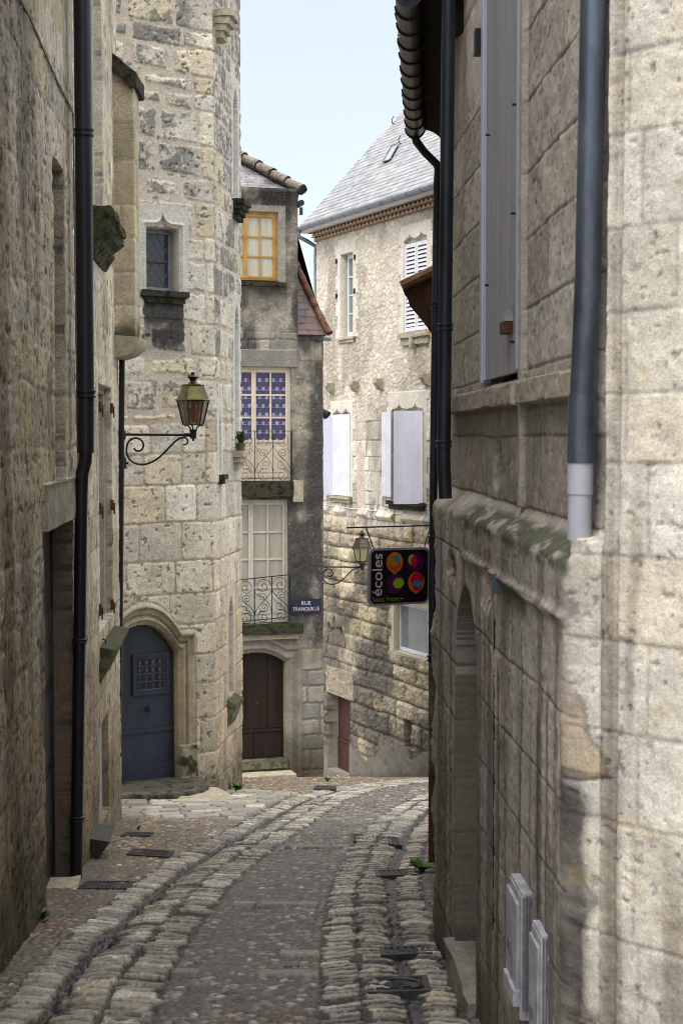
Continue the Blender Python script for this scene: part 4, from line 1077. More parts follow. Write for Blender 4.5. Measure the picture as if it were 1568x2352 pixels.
# upper hipped roof
ex = tB; nB = WB.n[1]
def roofmesh(name, parent, O, eu, ev, us, vs, mask, pale, rowh, wmin, wmax, mat, seed, lift=.012):
    O = np.array(O, float); eu = np.array(eu, float); ev = np.array(ev, float); nn = np.cross(eu, ev); nn /= np.linalg.norm(nn)
    def f(u, v):
        e, sid, s2, fv = ashlar(u, v, np.arange(-.5, 9, rowh), wmin, wmax, seed, .004, .004)
        n1 = fbm(u * 3, v * 3, seed + 2); n2 = fbm(u * 20, v * 20, seed + 3)
        H = lift * (1 - fv) + (s2 - .5) * lift * .4 - .01 * (e < .004)
        C = pal(pale, sid) * (.85 + .3 * s2)[..., None] * (.8 + .4 * n1)[..., None] * (.85 + .3 * n2)[..., None]
        C = C * (1 - .5 * (e < .005))[..., None]
        ls = ss(.60, .72, n2) * ss(.45, .6, n1); C = mix(C, np.array((.42, .44, .40)), ls * .5 * (lift > .013))
        return H, C, np.full(u.shape, .5)
    pos = lambda u, v, w: O + u[..., None] * eu + v[..., None] * ev + w[..., None] * nn
    return gridmesh(name, parent, us, vs, pos, f, mat, mask)
rc = WB.pt(bu(691), zE - .02, .14)           # eave corner
rl = WB.pt(bu(420), zE - .02, .14)
ap = np.array(at(553, 363, 28.1)); hipd = ap - rc; ap2 = rc + hipd * 1.65
eu = np.append(tB, 0); run = np.dot(ap2 - rc, np.append(-nB, 0)); rise = ap2[2] - rc[2]; ev = np.append(-nB * run, rise); Lr = np.linalg.norm(ev); ev /= Lr
uw = np.linalg.norm((rc - rl)[:2]); ua_ = np.dot(ap2 - rl, eu)
SL = [(.16, .155, .165), (.20, .19, .20), (.12, .115, .125), (.24, .22, .22), (.18, .15, .13)]
mk = lambda u, v: u < uw - (uw - ua_) * (v / Lr)
roofmesh('roof', house_b, rl, eu, ev, np.arange(0, uw + .02, .02), np.arange(0, Lr + .02, .02), mk, SL, .115, .14, .26, M['slate'], 181, .016)
b = MB(); bk = rc + np.append(-nB * 3.2, 0); b.add([rc + (0, 0, -.01), bk + (0, 0, -.01), ap2], [(0, 1, 2)]); b.add([rl, rl + np.append(-nB * 3.2, 0), ap2 - np.append(tB, 0) * .5, ap2], [(0, 1, 2, 3)])
b.add([rl - (0, 0, .03), rc - (0, 0, .03), bk - (0, 0, .03), rl + np.append(-nB * 3.2, -.03)], [(0, 1, 2, 3)])
b.build('roof_back', M['tiledark'], house_b)
def hip_tiles(name, p, q, n, r, mat, parent, mossy=True):
    p, q = np.array(p, float), np.array(q, float); d = (q - p) / n; b = MB()
    for i in range(n):
        a = p + d * i; c = a + d * 1.12
        b.tube([a + (0, 0, .022), a + d * .1 + (0, 0, .024), c - d * .1, c], r * 1.16, 12, True, r * .86)
    o = b.build(name, mat, parent, smooth=True)
    if mossy:
        b = MB()
        for i in range(n + 1):
            a = p + d * i
            b.tube([a - d * .03 + (0, 0, .012), a + d * .05 + (0, 0, .012)], r * 1.24, 9)
        b.tube([p - (0, 0, r * .9), (p + q) / 2 - (0, 0, r * .9), q - (0, 0, r * .9)], r * .5, 7)
        m_ = b.build('moss_cushions', M['moss'], o); roughen(m_, .02, 12, 3, 1)
    return o
hip_tiles('ridge_tiles', rc + (0, 0, .02), ap2 + (0, 0, .05), 7, .072, M['tilepale'], house_b)
b = MB(); c = rc + (0, 0, -.10); b.tube([c + np.append(-nB * .08, -.09), c + np.append(-nB * .35, -.09)], .055, 10); b.tube([c + np.append(-nB * .1, -.17), c + np.append(-nB * .1, -.3)], .03, 8); b.build('gutter', M['zincdark'], house_b)
# steep tiled roof of the lower wing
e0 = WB.pt(uS - .01, zS - .03, .05); e1 = WB.pt(bu(757), zS - .05, .06); a_ = np.array(at(682, 535, 28.3))
eu = np.append(tB, 0); run = np.dot(a_ - e0, np.append(-nB, 0)); ev = np.append(-nB * run, a_[2] - e0[2]); Lr2 = np.linalg.norm(ev); ev /= Lr2; w2 = np.linalg.norm(e1 - e0)
TL = [(.085, .036, .030), (.11, .045, .034), (.07, .036, .034), (.13, .062, .046), (.06, .038, .038)]
# hip line: slightly concave, built as a row of tiles on a curve
mk = lambda u, v: u < w2 * (1 - (v / Lr2) ** .88) + .01
roofmesh('lower_roof', house_b, e0, eu, ev, np.arange(0, w2 + .02, .015), np.arange(0, Lr2, .015), mk, TL, .15, .16, .24, M['slate'], 185, .012)
b = MB(); back = e1 + np.array([-.22, 3.2, 0]); b.add([e1, back, a_ + (-.42, 3, -.1), a_], [(0, 1, 2, 3)]); b.add([e0 - (0, 0, .02), e1 - (0, 0, .02), back - (0, 0, .02), e0 + np.array([-.22, 3.2, -.02])], [(0, 1, 2, 3)]); b.build('roof_back', M['tiledark'], house_b)
b = MB(); n_ = 8
for i in range(n_):
    f_ = i / n_; g_ = (i + 1.15) / n_
    P_ = lambda t: e0 + eu * w2 * (1 - t ** .88) + ev * Lr2 * t + np.array([0, -.02, .03])
    b.tube([P_(f_), P_(min(g_, 1.0))], .066, 10, True, .052)
b.build('hip_tiles', M['tile'], house_b, smooth=True)
b = MB(); b.tube([e1 + np.array([-.06, -.03, -.03]), e1 + np.array([.07, .05, -.03])], .04, 10); b.build('gutter', M['gutterz'], house_b)
# little black lamp housing stuck on the corner
c = np.array(at(745, 948, 27.3)); b = MB(); b.tube([c + (-.06, 0, .04), c + (.02, -.03, -.02), c + (.05, -.05, -.05)], .05, 10, True, .085); b.build('spotlight', M['iron'], house_b)
# ------------------------------------------------------------------ pale stone house closing the street
tC = np.array([.4102, -.9120]); CL = np.array([at(727, HY, 36)[0], 36.0])
WC = Wall([CL + np.array([.912, .41]) * 4.5, CL, CL + tC * 9.6, CL + tC * 9.6 + np.array([3., 1.2])], .012)
cc = lambda X, Y: WC.uv(X, Y, 1)
house_c = thing('stone_house', 'pale stone house with a steep slate roof and white shutters at the street end', 'house', (*(CL + tC * 2.5), gz(0, 33)))
zg = cc(850, 522)[1]                                # top of wall under the eave tiles
def rect(X0, X1, Yt, Yb, Xr=None):
    Xr = X0 if Xr is None else Xr
    return cc(X0, HY)[0], cc(X1, HY)[0], cc(Xr, Yb)[1], cc(Xr, Yt)[1]
w1 = rect(783, 812, 578, 772, 812); w2 = rect(928, 981, 555, 762, 950)
s3 = rect(765, 806, 955, 1139, 786); s4 = rect(900, 973, 945, 1155, 973)
sh = rect(907, 985, 1385, 1496, 915); rd = rect(757, 806, 1608, 1788, 806); ni = rect(934, 950, 1655, 1722, 950)
def inside(u, v, r, p=0): return (u > r[0] - p) & (u < r[1] + p) & (v > r[2] - p) & (v < r[3] + p)
zA, zB = cc(860, 960)[1], cc(860, 1190)[1]
def fC(u, v):
    n0 = fbm(u * .8, v * .7, 191, 3); n1 = fbm(u * 5, v * 5, 192); n2 = fbm(u * 22, v * 22, 193, 4); n3 = fbm(u * 2.2, v * 1.4, 194)
    n9 = fbm(u * 11, v * 11, 203, 4)
    # rubble above
    f1, f2, sid = voro(u + (n1 - .5) * .16, v + (n2 - .5) * .05, .21, .125, 195); e = (f2 - f1)
    m = ss(.05, .32, e + (n2 - .5) * .5) * (.35 + .65 * (sid > .25))
    Pu = [(.60, .545, .44), (.57, .51, .405), (.63, .575, .475), (.56, .48, .36), (.60, .53, .405), (.58, .535, .45)]
    Cu = mix(np.array((.50, .42, .335)) * (.80 + .4 * n2)[..., None], pal(Pu, sid) * (.76 + .46 * n1)[..., None] * (.86 + .28 * n2)[..., None], m)
    Hu = m * .008 + (n2 - .5) * .014 + (n1 - .5) * .010
    # mid: squared pale blocks
    e, sid, s2, fv = ashlar(u, v, rowsf(-11, 6, .28, .48, 196), .38, .9, 197, .03, .03)
    mm = ss(.004, .018, e + (n2 - .5) * .016)
    Pm = [(.60, .545, .43), (.57, .505, .385), (.63, .575, .47), (.58, .49, .34), (.53, .49, .405)]
    Cm = mix(np.array((.42, .345, .255)), pal(Pm, sid) * (.84 + .3 * s2)[..., None] * (.82 + .36 * n1)[..., None], mm)
    Hm = mm * (.012 + (s2 - .5) * .02) + (n2 - .5) * .016 + (n1 - .5) * .014
    # lower: rock-faced yellow-brown courses
    Pl = [(.40, .325, .20), (.35, .29, .19), (.44, .365, .24), (.32, .275, .195), (.42, .33, .185)]
    ml = ss(.002, .016, e + (n2 - .5) * .02); bulge = ss(.0, .09, e)
    Cl_ = mix(np.array((.07, .055, .04)), pal(Pl, sid) * (.8 + .36 * s2)[..., None] * (.70 + .6 * n1)[..., None] * (.70 + .6 * n9)[..., None], ml)
    Hl = ml * (.02 + .04 * bulge + (s2 - .5) * .055) + (n2 - .5) * .035 + (n1 - .5) * .03 + (n9 - .5) * .05
    tA = ss(zA - .3, zA + .35, v + (n3 - .5) * .9); tB_ = ss(zB - .35, zB + .1, v + (n3 - .5) * .8)
    C = mix(Cl_, Cm, tB_); H = Hl + (Hm - Hl) * tB_
    C = mix(C, Cu, tA); H = H + (Hu - H) * tA
    # weathering: grey wash high up on the near side, dark soot band low down
    gr = ss(.46, .64, fbm(u * .9, v * .6, 198) + .14 * ss(2.0, 5.5, u - WC.U[1]) - .03) * ss(zB - .6, zB + .2, v)
    C = mix(C, C * np.array((.60, .58, .58)), gr * .8)
    st = ss(.52, .64, fbm(u * 7, v * 1.3, 199, 4)) * ss(zA + .4, zA - .6, v) * tB_; C = mix(C, np.array((.12, .115, .105)), st * .65 * ss(.45, .6, n3))
    sb = ss(.32, .64, fbm(u * 1.1, v * 1.0, 200) + .16 * np.exp(-((v + 5.8 + .05 * u) / .75) ** 2) + .03) * ss(zB - .5, zB - 1.3, v)
    C = mix(C, np.array((.075, .066, .054)) * (.5 + 1.0 * n9)[..., None], sb * .86)
    gl = gz(0 * u, WC.p[1][1] + WC.t[1][1] * (u - WC.U[1]))
    pb = ss(.80, .55, v - gl + (n3 - .5) * .9)
    C = mix(C, mix(np.array((.13, .113, .085)), np.array((.21, .185, .14)), n1) * (.8 + .4 * n2)[..., None], pb); H = H * (1 - pb) + pb * (.05 + (n1 - .5) * .02)
    gg = ss(.25, .02, v - gl + (n1 - .5) * .3); C = mix(C, np.array((.09, .085, .05)), gg * .7)
    # dressed surrounds
    for r, p, pt in ((w1, .16, .34), (w2, .16, .36), (s3, .14, .34), (s4, .15, .42), (sh, .12, .14)):
        J = (u > r[0] - p - .10 * (np.floor(v * 3.3) % 2)) & (u < r[1] + p + .10 * (np.floor(v * 3.3 + .5) % 2)) & (v > r[2] - .02) & (v < r[3] + pt)
        pale = np.array((.60, .555, .465)) if r is not sh else np.array((.46, .40, .28))
        C = np.where(J[..., None], pale * (.82 + .34 * n1)[..., None] * (.92 + .16 * n2)[..., None], C); H = np.where(J, .022 + (n2 - .5) * .006, H)
    for r, cnt in ((w2, 2), (s4, 2), (s3, 2)):           # double ogee carved in the lintel
        wd = (r[1] - r[0]) / cnt
        for i in range(cnt):
            uc = r[0] + wd * (i + .5); du = np.abs(u - uc)
            prof = r[3] + .03 + .09 * np.exp(-du / .05) + .04 * np.sqrt(np.clip(1 - (du / (wd * .5)) ** 2, 0, 1))
            I = (du < wd * .5) & (v > r[3] - .01) & (v < prof)
            H = np.where(I, -.06, H); C = np.where(I[..., None], C * .92, C)
    # blocked lancet, and the carved arch with three holes above the red door
    lc = cc(829, 1050); I = (np.abs(u - lc[0]) < .20 * np.sqrt(np.clip(ss(cc(829, 1010)[1], cc(829, 1055)[1], v), 0, 1))) & (v > cc(829, 1190)[1]) & (v < cc(829, 1010)[1])
    C = np.where(I[..., None], mix(np.array((.52, .38, .29)), np.array((.55, .48, .38)), m) * (.88 + .24 * n2)[..., None], C); H = np.where(I, .004 + (n2 - .5) * .02, H)
    ac = cc(775, 1470); rr_ = np.hypot((u - ac[0]) * .8, v - ac[1] + .10)
    I = (np.abs(rr_ - .38) < .028) & (v > ac[1] - .12); H = np.where(I, H - .07, H); C = np.where(I[..., None], C * np.array((.6, .58, .55)), C)
    smo = (rr_ < .9) & (v > ac[1] - .8); H = np.where(smo, H * .45 + .01, H)
    for (X, Y) in ((757, 1442), (769, 1430), (785, 1453)):
        hc = cc(X, Y); I = np.hypot((u - hc[0]) * .9, (v - hc[1]) * .62) < .085; H = np.where(I, -.12, H); C = np.where(I[..., None], np.array((.16, .125, .075)), C)
    lt = (u > rd[0] - .12) & (u < rd[1] + .22) & (v > rd[3]) & (v < rd[3] + .62)
    C = np.where(lt[..., None], np.array((.31, .25, .16)) * (.62 + .6 * n1)[..., None] * (.6 + .8 * n9)[..., None], C); H = np.where(lt, .05 + (n9 - .5) * .03 + (n2 - .5) * .025, H)
    # rounded string course
    sv = cc(880, 1185)[1]; srow = np.exp(-((v - sv) / .07) ** 2) * (fbm(u * 1.7, u * 0, 201, 2) > .42); H = H + srow * .08; C = mix(C, C * 1.08, srow)
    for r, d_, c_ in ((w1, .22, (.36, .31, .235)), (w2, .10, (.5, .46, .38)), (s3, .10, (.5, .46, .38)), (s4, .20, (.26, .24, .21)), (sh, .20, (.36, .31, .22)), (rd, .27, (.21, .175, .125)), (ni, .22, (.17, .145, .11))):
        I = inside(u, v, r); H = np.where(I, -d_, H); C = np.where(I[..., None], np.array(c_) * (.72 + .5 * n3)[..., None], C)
    return H, C
ed = sum([(r[0], r[1]) for r in (w1, w2, s3, s4, sh, rd, ni)], ()); ev_ = sum([(r[2], r[3]) for r in (w1, w2, s3, s4, sh, rd, ni)], ())
us = np.concatenate([grid(0, WC.U[1], .07)[:-1], grid(WC.U[1], WC.U[1] + 6.8, .019, ed), grid(WC.U[1] + 6.8, WC.U[2], .04, ed)[1:], grid(WC.U[2], WC.U[3], .08)[1:]])
vs = grid(-10.2, zg + .12, .0145, ev_)
gridmesh('wall', house_c, us, vs, WC.pos, fC, M['stone'])
UC = lambda u: WC.U[1] + u
nC = np.append(WC.n[1], 0); tC3 = np.append(tC, 0)
# eave of dog-tooth brick
zc = zg + .02
def bandC(name, v0, v1, w, mat):
    b = MB(); b.wbox(WC, WC.U[1] - .02 - w * .6, WC.U[2], v0, v1, -.05, w, 1); return b.build(name, mat, house_c)
bandC('eave_shade_backing', zc + .022, zc + .194, .005, M['tiledark']); bandC('eave_course', zc, zc + .022, .045, M['genoise']); bandC('eave_course', zc + .098, zc + .118, .10, M['genoise']); bandC('eave_course', zc + .194, zc + .214, .17, M['genoise'])  # dark backing band stands in for the shade between the paler teeth
b = MB(); pitch = .19
for row, (vv, ww) in enumerate(((zc + .023, .03), (zc + .119, .09))):
    u = WC.U[1] - ww * .6 + .05 + row * .07
    while u < WC.U[2]:
        P = lambda du, z: np.append(WC.p[1] + tC * (u - WC.U[1] + du) + WC.n[1] * (ww - .02), vv + z)
        b.prism([P(.006, .0), P(pitch - .006, .0), P(pitch / 2, .075)], np.append(WC.n[1] * .085, 0)); u += pitch
b.build('eave_teeth', M['teeth'], house_c)
# gutter and downpipe
zgt = zc + .285; b = MB()
gpts = [WC.p[1] + tC * t_ + WC.n[1] * .40 for t_ in np.linspace(-.35, 9.6, 12)]
prof = [(.075 * math.cos(a), .075 * math.sin(a)) for a in np.linspace(math.pi, 2 * math.pi, 9)] + [(.068 * math.cos(a), .068 * math.sin(a)) for a in np.linspace(2 * math.pi, math.pi, 9)]
b.prism([np.append(gpts[0] + WC.n[1] * x, zgt + y + .04) for x, y in prof], np.append(gpts[-1] - gpts[0], 0))
b.prism([np.append(gpts[0] + WC.n[1] * .075 * math.cos(a), zgt + .04 + .075 * math.sin(a)) for a in np.linspace(math.pi, 2 * math.pi, 10)], np.append(-tC * .012, 0))
for t_ in np.arange(0.0, 9, .62):
    q = WC.p[1] + tC * t_ + WC.n[1] * .40
    b.tube([np.append(q + WC.n[1] * .079 * math.cos(a), zgt + .04 + .079 * math.sin(a)) for a in np.linspace(math.pi, 2 * math.pi, 9)], .006, 5)
gt = b.build('gutter', M['gutterz'], house_c)
b = MB(); b.wbox(WC, WC.U[1] - .25, WC.U[2], zc + .215, zc + .27, -.1, .34, 1); b.build('eave_board', M['white'], house_c)
g0 = np.append(CL + tC * -.12 + WC.n[1] * .40, zgt - .03); gE = np.array(at(725, 590, 36.12))
pipe('downpipe', [g0, g0 + (0, 0, -.14), g0 + (gE - g0) * (.45, .45, 0) + (0, 0, -.22), gE * (1, 1, 0) + (0, 0, g0[2] - .34), gE, np.array(at(726, 780, 36.12)), np.array(at(728, 1100, 36.12))], .05, M['gutterz'], house_c, [gE + (0, 0, -.1)], 1.2, .02)
# slate roof
O = np.append(CL + tC * -.28 + WC.n[1] * .36, zgt + .05)
A_ = np.array(at(921, 258, 37.1)); q = A_ - O; run = np.dot(q, -nC); Lv = 6.2
evC = (-nC * run + np.array([0, 0, q[2]])); evC[:2] = -nC[:2] * run; evC = evC / np.linalg.norm(evC); shear = np.dot(q, tC3) / np.linalg.norm(np.array([run, q[2]]))
SLC = [(.20, .203, .212), (.24, .24, .245), (.175, .178, .19), (.265, .26, .255), (.22, .22, .222), (.19, .193, .20)]
mk = lambda u, v: u > v * shear
def roofC():
    nn = np.cross(tC3, evC)
    def f(u, v):
        e, sid, s2, fv = ashlar(u, v, np.arange(-.5, 9, .145), .24, .29, 211, .003, .004)
        n1 = fbm(u * 1.2, v * 1.2, 213); n2 = fbm(u * 9, v * 4, 214)
        H = .010 * (1 - fv) + (s2 - .5) * .008 - .012 * (e < .006)
        C = pal(SLC, sid) * (.86 + .28 * s2)[..., None] * (.85 + .3 * n1)[..., None]
        C = C * (1 - .55 * (e < .0075) - .0)[..., None]
        ye = ss(.5, .62, n1) * ss(.55, .0, u - v * shear); C = mix(C, np.array((.38, .36, .22)), ye * .6)
        C = mix(C, np.array((.30, .25, .22)), ss(.62, .7, n2) * .35)
        return H, C, np.full(u.shape, .5)
    pos = lambda u, v, w: O + u[..., None] * tC3 + v[..., None] * evC + w[..., None] * nn * (1 if nn[2] > 0 else -1)
    us_ = np.arange(-.02, 10.2, .024); vs_ = np.arange(0, Lv, .017)
    return gridmesh('roof', house_c, us_, vs_, pos, f, M['slate'], mk)
roofC()
top = O + evC * Lv; b = MB()
b.add([O + (0, 0, -.04), top + tC3 * Lv * shear + (0, 0, -.04), O - nC * run * 2.4 * 1.0 + (0, 0, -.04)], [(0, 1, 2)])
b.add([top + tC3 * Lv * shear, top + tC3 * 10.2, top + tC3 * 10.2 - nC * 3 + (0, 0, -4), top + tC3 * Lv * shear - nC * 3 + (0, 0, -4)], [(0, 1, 2, 3)]); b.build('roof_back', M['slate'], house_c)
def onroof(X, Y, w=.02):
    nn = np.cross(tC3, evC); nn = nn if nn[2] > 0 else -nn; r_ = ray(X, Y); t_ = np.dot(O, nn) / np.dot(r_, nn); return r_ * t_ + nn * w
b = MB(); c = [onroof(X, Y, .05) for X, Y in ((880, 375), (897, 370), (918, 332), (901, 338))]
for i in range(4): b.tube([c[i], c[(i + 1) % 4]], .013, 6)
sk = b.build('skylight', M['gutterz'], house_c); b = MB(); b.add([p - (0, 0, .02) for p in c], [(0, 1, 2, 3)]); b.build('pane', M['panesky'], sk)
b = MB()
for X, Y in ((906, 283), (922, 328)): q = onroof(X, Y, .03); b = MB(); b.tube([q + (.0, 0, .14), q + (-.05, -.02, .06), q + (-.04, -.02, -.02), q + (.04, 0, -.06)], .012, 5); b.build('roof_hook', M['iron'], house_c)
# upper windows
f = window(WC, house_c, 'window', w1[0] + .06, w1[1] - .004, w1[2] + .02, w1[3] - .01, -.13, 1, 4, M['white'], M['panesky'], .05, .03, k=1)
for X, Y in ((776, 600), (818, 590), (776, 680), (817, 668)):
    u, v = cc(X, Y); b = MB(); b.wbox(WC, u - .012, u + .012, v - .05, v + .05, .0, .06, 1); b.wbox(WC, u - .05, u + .01, v - .055, v - .03, .03, .055, 1); b.build('shutter_hook', M['iron'], house_c)
def louvred(u0, u1, v0, v1, w, n=19):
    b = MB(); st_ = .055
    for a, c in ((u0, u0 + st_), (u1 - st_, u1)): b.wbox(WC, a, c, v0, v1, w, w + .04, 1)
    zs = [v0, v0 + (v1 - v0) * .45, v1]
    for a in (v0, (v0 + v1) / 2 - .04, v1 - .08): b.wbox(WC, u0 + st_, u1 - st_, a, a + .08, w, w + .038, 1)
    for lo, hi in ((v0 + .09, (v0 + v1) / 2 - .05), ((v0 + v1) / 2 + .05, v1 - .09)):
        k_ = n // 2
        for i in range(k_):
            z = lo + (hi - lo) * (i + .5) / k_; dz = (hi - lo) / k_
            P = lambda u, v, ww: WC.p[1].tolist() and np.append(WC.p[1] + tC * (u - WC.U[1]) + WC.n[1] * ww, v)
            ua, ub = u0 + st_, u1 - st_
            b.hexa([P(ua, z - dz * .42, w + .036), P(ub, z - dz * .42, w + .036), P(ub, z - dz * .42 + .01, w + .002), P(ua, z - dz * .42 + .01, w + .002),
                    P(ua, z - dz * .26, w + .036), P(ub, z - dz * .26, w + .036), P(ub, z + dz * .40, w + .002), P(ua, z + dz * .40, w + .002)])
    return b.build('shutter', M['white'], house_c)
um = (w2[0] + w2[1]) / 2
louvred(w2[0] + .01, um - .006, w2[2] + .02, w2[3] - .02, -.04); louvred(um + .006, w2[1] - .01, w2[2] + .02, w2[3] - .02, -.04)
b = MB(); b.wbox(WC, w2[0], w2[1], w2[2] + .01, w2[3], -.095, -.06, 1); b.build('window', M['pane'], house_c)
def sillC(r, hh, mat, seed, pr=.11):
    b = MB(); b.wbox(WC, r[0] - .12, r[1] + .12, r[2] - hh * .45, r[2] - .004, -.1, pr, 1); b.wbox(WC, r[0] - .07, r[1] + .07, r[2] - hh, r[2] - hh * .46, -.05, pr * .6, 1)
    o = b.build('sill', mat, house_c); roughen(o, .016, 6, seed, 4)
sillC(w2, .26, M['sillstone'], 31); sillC(s3, .14, M['sillstone'], 32); sillC(s4, .18, M['moss'], 33); sillC(w1, .12, M['sillstone'], 34, .06)
u, v = cc(954, 780); b = MB(); b.wbox(WC, u - .05, u + .05, v - .16, v + .06, 0, .13, 1); o = b.build('carved_boss', M['sillstone'], house_c); roughen(o, .012, 9, 35, 3)
# board shutters
def boards(name, o, ex, ez, nrm, w, h, n, mat):
    """A leaf of n boards from point o, along ex, up ez; faces along nrm."""
    o, ex, nrm = [np.array(a, float) for a in (o, ex, nrm)]; ez = np.array((0, 0, 1.)); b = MB(); pw = w / n
    for i in range(n): b.box(o + ex * (i * pw + .003), ex * (pw - .006), nrm * .030, ez * h)
    b.box(o + ex * .002 + nrm * .004, ex * (w - .004), nrm * .022, ez * (h - .002))
    for f_ in (.06, .5, .93): b.box(o + ex * .01 + nrm * -.012 + ez * (h * f_ - .03), ex * (w - .02), nrm * .0145, ez * .06)
    for f_ in (.02, .5, .97):
        for i in range(5): q = o + ex * w * (i + .5) / 5 + ez * h * f_ + nrm * .030; b.tube([q, q + nrm * .006], .010, 6)
    return b.build(name, mat, house_c)
p0 = np.append(WC.p[1] + tC * (s3[0] - WC.U[1]) + WC.n[1] * .01, s3[2] + .01)
boards('shutter', p0 + tC3 * .012, tC3, None, nC, s3[1] - s3[0] - .01, s3[3] - s3[2] + .02, 7, M['white'])
fwd = np.array([-.955, -.296, 0.0])
boards('shutter', p0 - tC3 * .02 + nC * .03, fwd, None, np.array([.296, -.955, 0]), .62, s3[3] - s3[2], 5, M['lilac'])
hR = np.append(WC.p[1] + tC * (s4[1] - WC.U[1]) + WC.n[1] * .03, s4[2] - .02)
hw = np.array(at(973, 1050, 1)); q1 = at(973, 950, hR[1])
wd4 = .60
boards('shutter', hR, np.array([-.99, -.14, 0.0]), None, np.array([.14, -.99, 0]), wd4, s4[3] - s4[2] + .03, 6, M['lilac'])
qa, qb = cc(882, 1050)[0], cc(903, 1050)[0]
boards('shutter', np.append(WC.p[1] + tC * (qa - WC.U[1]) + WC.n[1] * .035, s4[2] + .07), tC3, None, nC, qb - qa, s4[3] - s4[2] - .06, 4, M['white'])
b = MB(); b.wbox(WC, s4[0] + .003, s4[1] - .003, s4[2] + .01, s4[3] - .01, -.19, -.15, 1); b.build('window', M['pane'], house_c)
# corbel stones
for X, Y in ((764, 890), (821, 886), (877, 881), (983, 870)):
    u, v = cc(X, Y); b = MB(); pr_ = [(0, .10), (.20, .10), (.20, .02), (.12, -.10), (0, -.16)]
    P = lambda w, dv, du: np.append(WC.p[1] + tC * (u + du - WC.U[1]) + WC.n[1] * w, v + dv)
    b.prism([P(w - .02, dv, -.09) for w, dv in pr_], tC3 * .18); o = b.build('corbel', M['sillstone'], house_c); roughen(o, .018, 7, int(X), 3)
# shop window, red door, little vent
f = MB()
f.wbox(WC, sh[0] + .006, sh[0] + .05, sh[2] + .01, sh[3] - .01, -.17, -.11, 1); f.wbox(WC, sh[1] - .05, sh[1] - .006, sh[2] + .01, sh[3] - .01, -.17, -.11, 1); f.wbox(WC, sh[0] + .05, sh[1] - .05, sh[2] + .01, sh[2] + .075, -.17, -.10, 1); f.wbox(WC, sh[0] + .05, sh[1] - .05, sh[3] - .06, sh[3] - .01, -.17, -.11, 1)
wn = f.build('window', M['white'], house_c); b = MB(); b.wbox(WC, sh[0] + .04, sh[1] - .04, sh[2] + .05, sh[3] - .05, -.155, -.15, 1); b.build('pane', M['panesky'], wn)
b = MB(); b.wbox(WC, sh[0] - .05, sh[1] + .05, sh[2] - .06, sh[2] - .003, -.2, .05, 1); o = b.build('sill', M['sillstone'], house_c); roughen(o, .006, 7, 41, 4)
b = MB(); rm = (rd[0] + rd[1]) / 2 + .2
b.wbox(WC, rd[0] + .004, rd[1] - .004, rd[2] - .05, rd[3] - .004, -.245, -.215, 1)
rz = cc(800, 1735)[1]
hgt = rd[3] - rd[2]
for a, c in ((rd[0] + .02, rm - .01), (rm + .01, rd[1] - .02)):
    b.wbox(WC, a, c, rd[2] - .03, rd[2] + hgt * .36, -.214, -.195, 1); b.wbox(WC, a + .05, c - .05, rd[2] + hgt * .42, rd[3] - .03, -.214, -.195, 1)
b.wbox(WC, rd[0] + .02, rd[1] - .02, rd[2] + hgt * .37, rd[2] + hgt * .41, -.214, -.18, 1)
dr = b.build('door', M['door_red'], house_c); b = MB(); c = np.append(WC.p[1] + tC * (rm + .06 - WC.U[1]) + WC.n[1] * -.2, rd[2] + hgt * .5); b.tube([c, c + nC * .05], .02, 8); b.build('handle', M['iron'], dr)
b = MB(); b.wbox(WC, rd[0] - .05, rd[1] + .06, rd[2] - .30, rd[2] - .03, -.4, .05, 1); o = b.build('threshold', M['sillstone'], house_c); roughen(o, .008, 7, 42, 4)
b = MB(); b.wbox(WC, ni[0] - .02, ni[1] + .04, ni[2] - .03, ni[2] - .003, -.2, .03, 1); b.build('vent_sill', M['sillstone'], house_c)
# thin cable across the front
b = MB(); b.tube([WC.pt(*cc(X, Y), .03) for X, Y in ((742, 1158), (790, 1166), (850, 1172), (920, 1180), (985, 1190), (1004, 1196))], .008, 5); b.build('cable', M['white'], house_c)

# ------------------------------------------------------------------ right-hand near house
F_ = np.array([.640, 8.8]); J_ = np.array([.8077, 4.808])
WR = Wall([(1.9, 9.1), F_, J_, J_ + np.array([.7071, -.7071]) * 1.35, (2.1, -1.5)], .012)
cr = lambda X, Y: WR.uv(X, Y, 1)
cr0 = lambda X, Y: WR.uv(X, Y, 2)
house_r = thing('stone_house', 'close grey stone house with lilac shutter, mossy sloping plinth and zinc downpipe', 'house', (1.2, 6.5, gz(0, 6.5)))
uJ = WR.U[2]; uF = WR.U[1]
# the plinth stands .1 m out, so its points are read from a plane that far forward
WP = Wall([F_ + np.array([-.1, 0]), J_ + np.array([-.1, 0])])
cpl = lambda X, Y: (WP.uv(X, Y)[0] + uF, WP.uv(X, Y)[1])
nu0, nu1 = cpl(1049, 1700)[0], cpl(1099, 1700)[0]; nut = -.72; nvs = -1.22
shu0, shu1 = WR.u(1112, 1), WR.u(1198, 1); shz = .24
jb = WR.u(1206, 1)
FLP = [(1318, 1240), (1322, 1290), (1326, 1340), (1304, 1430), (1302, 1500), (1322, 1560), (1338, 1600), (1343, 1650), (1358, 1690), (1380, 1720), (1398, 1745), (1399, 1786), (1306, 1794), (1300, 1850), (1322, 1950), (1300, 2050), (1306, 2200), (1300, 2352)]
WQ = Wall([J_ + np.array([-.0707, -.0707]), J_ + np.array([-.0707, -.0707]) + np.array([.7071, -.7071])])
def lowuv(X, Y):
    if X <= 1300: return cpl(X, Y)
    q_ = WQ.uv(max(X, 1329), Y)
    return (uJ + max(0, q_[0]) + .010, q_[1]) if X >= 1329 else (uJ - .010 + .02 * (X - 1300) / 29, q_[1])
_q = [lowuv(X, Y) for X, Y in FLP]
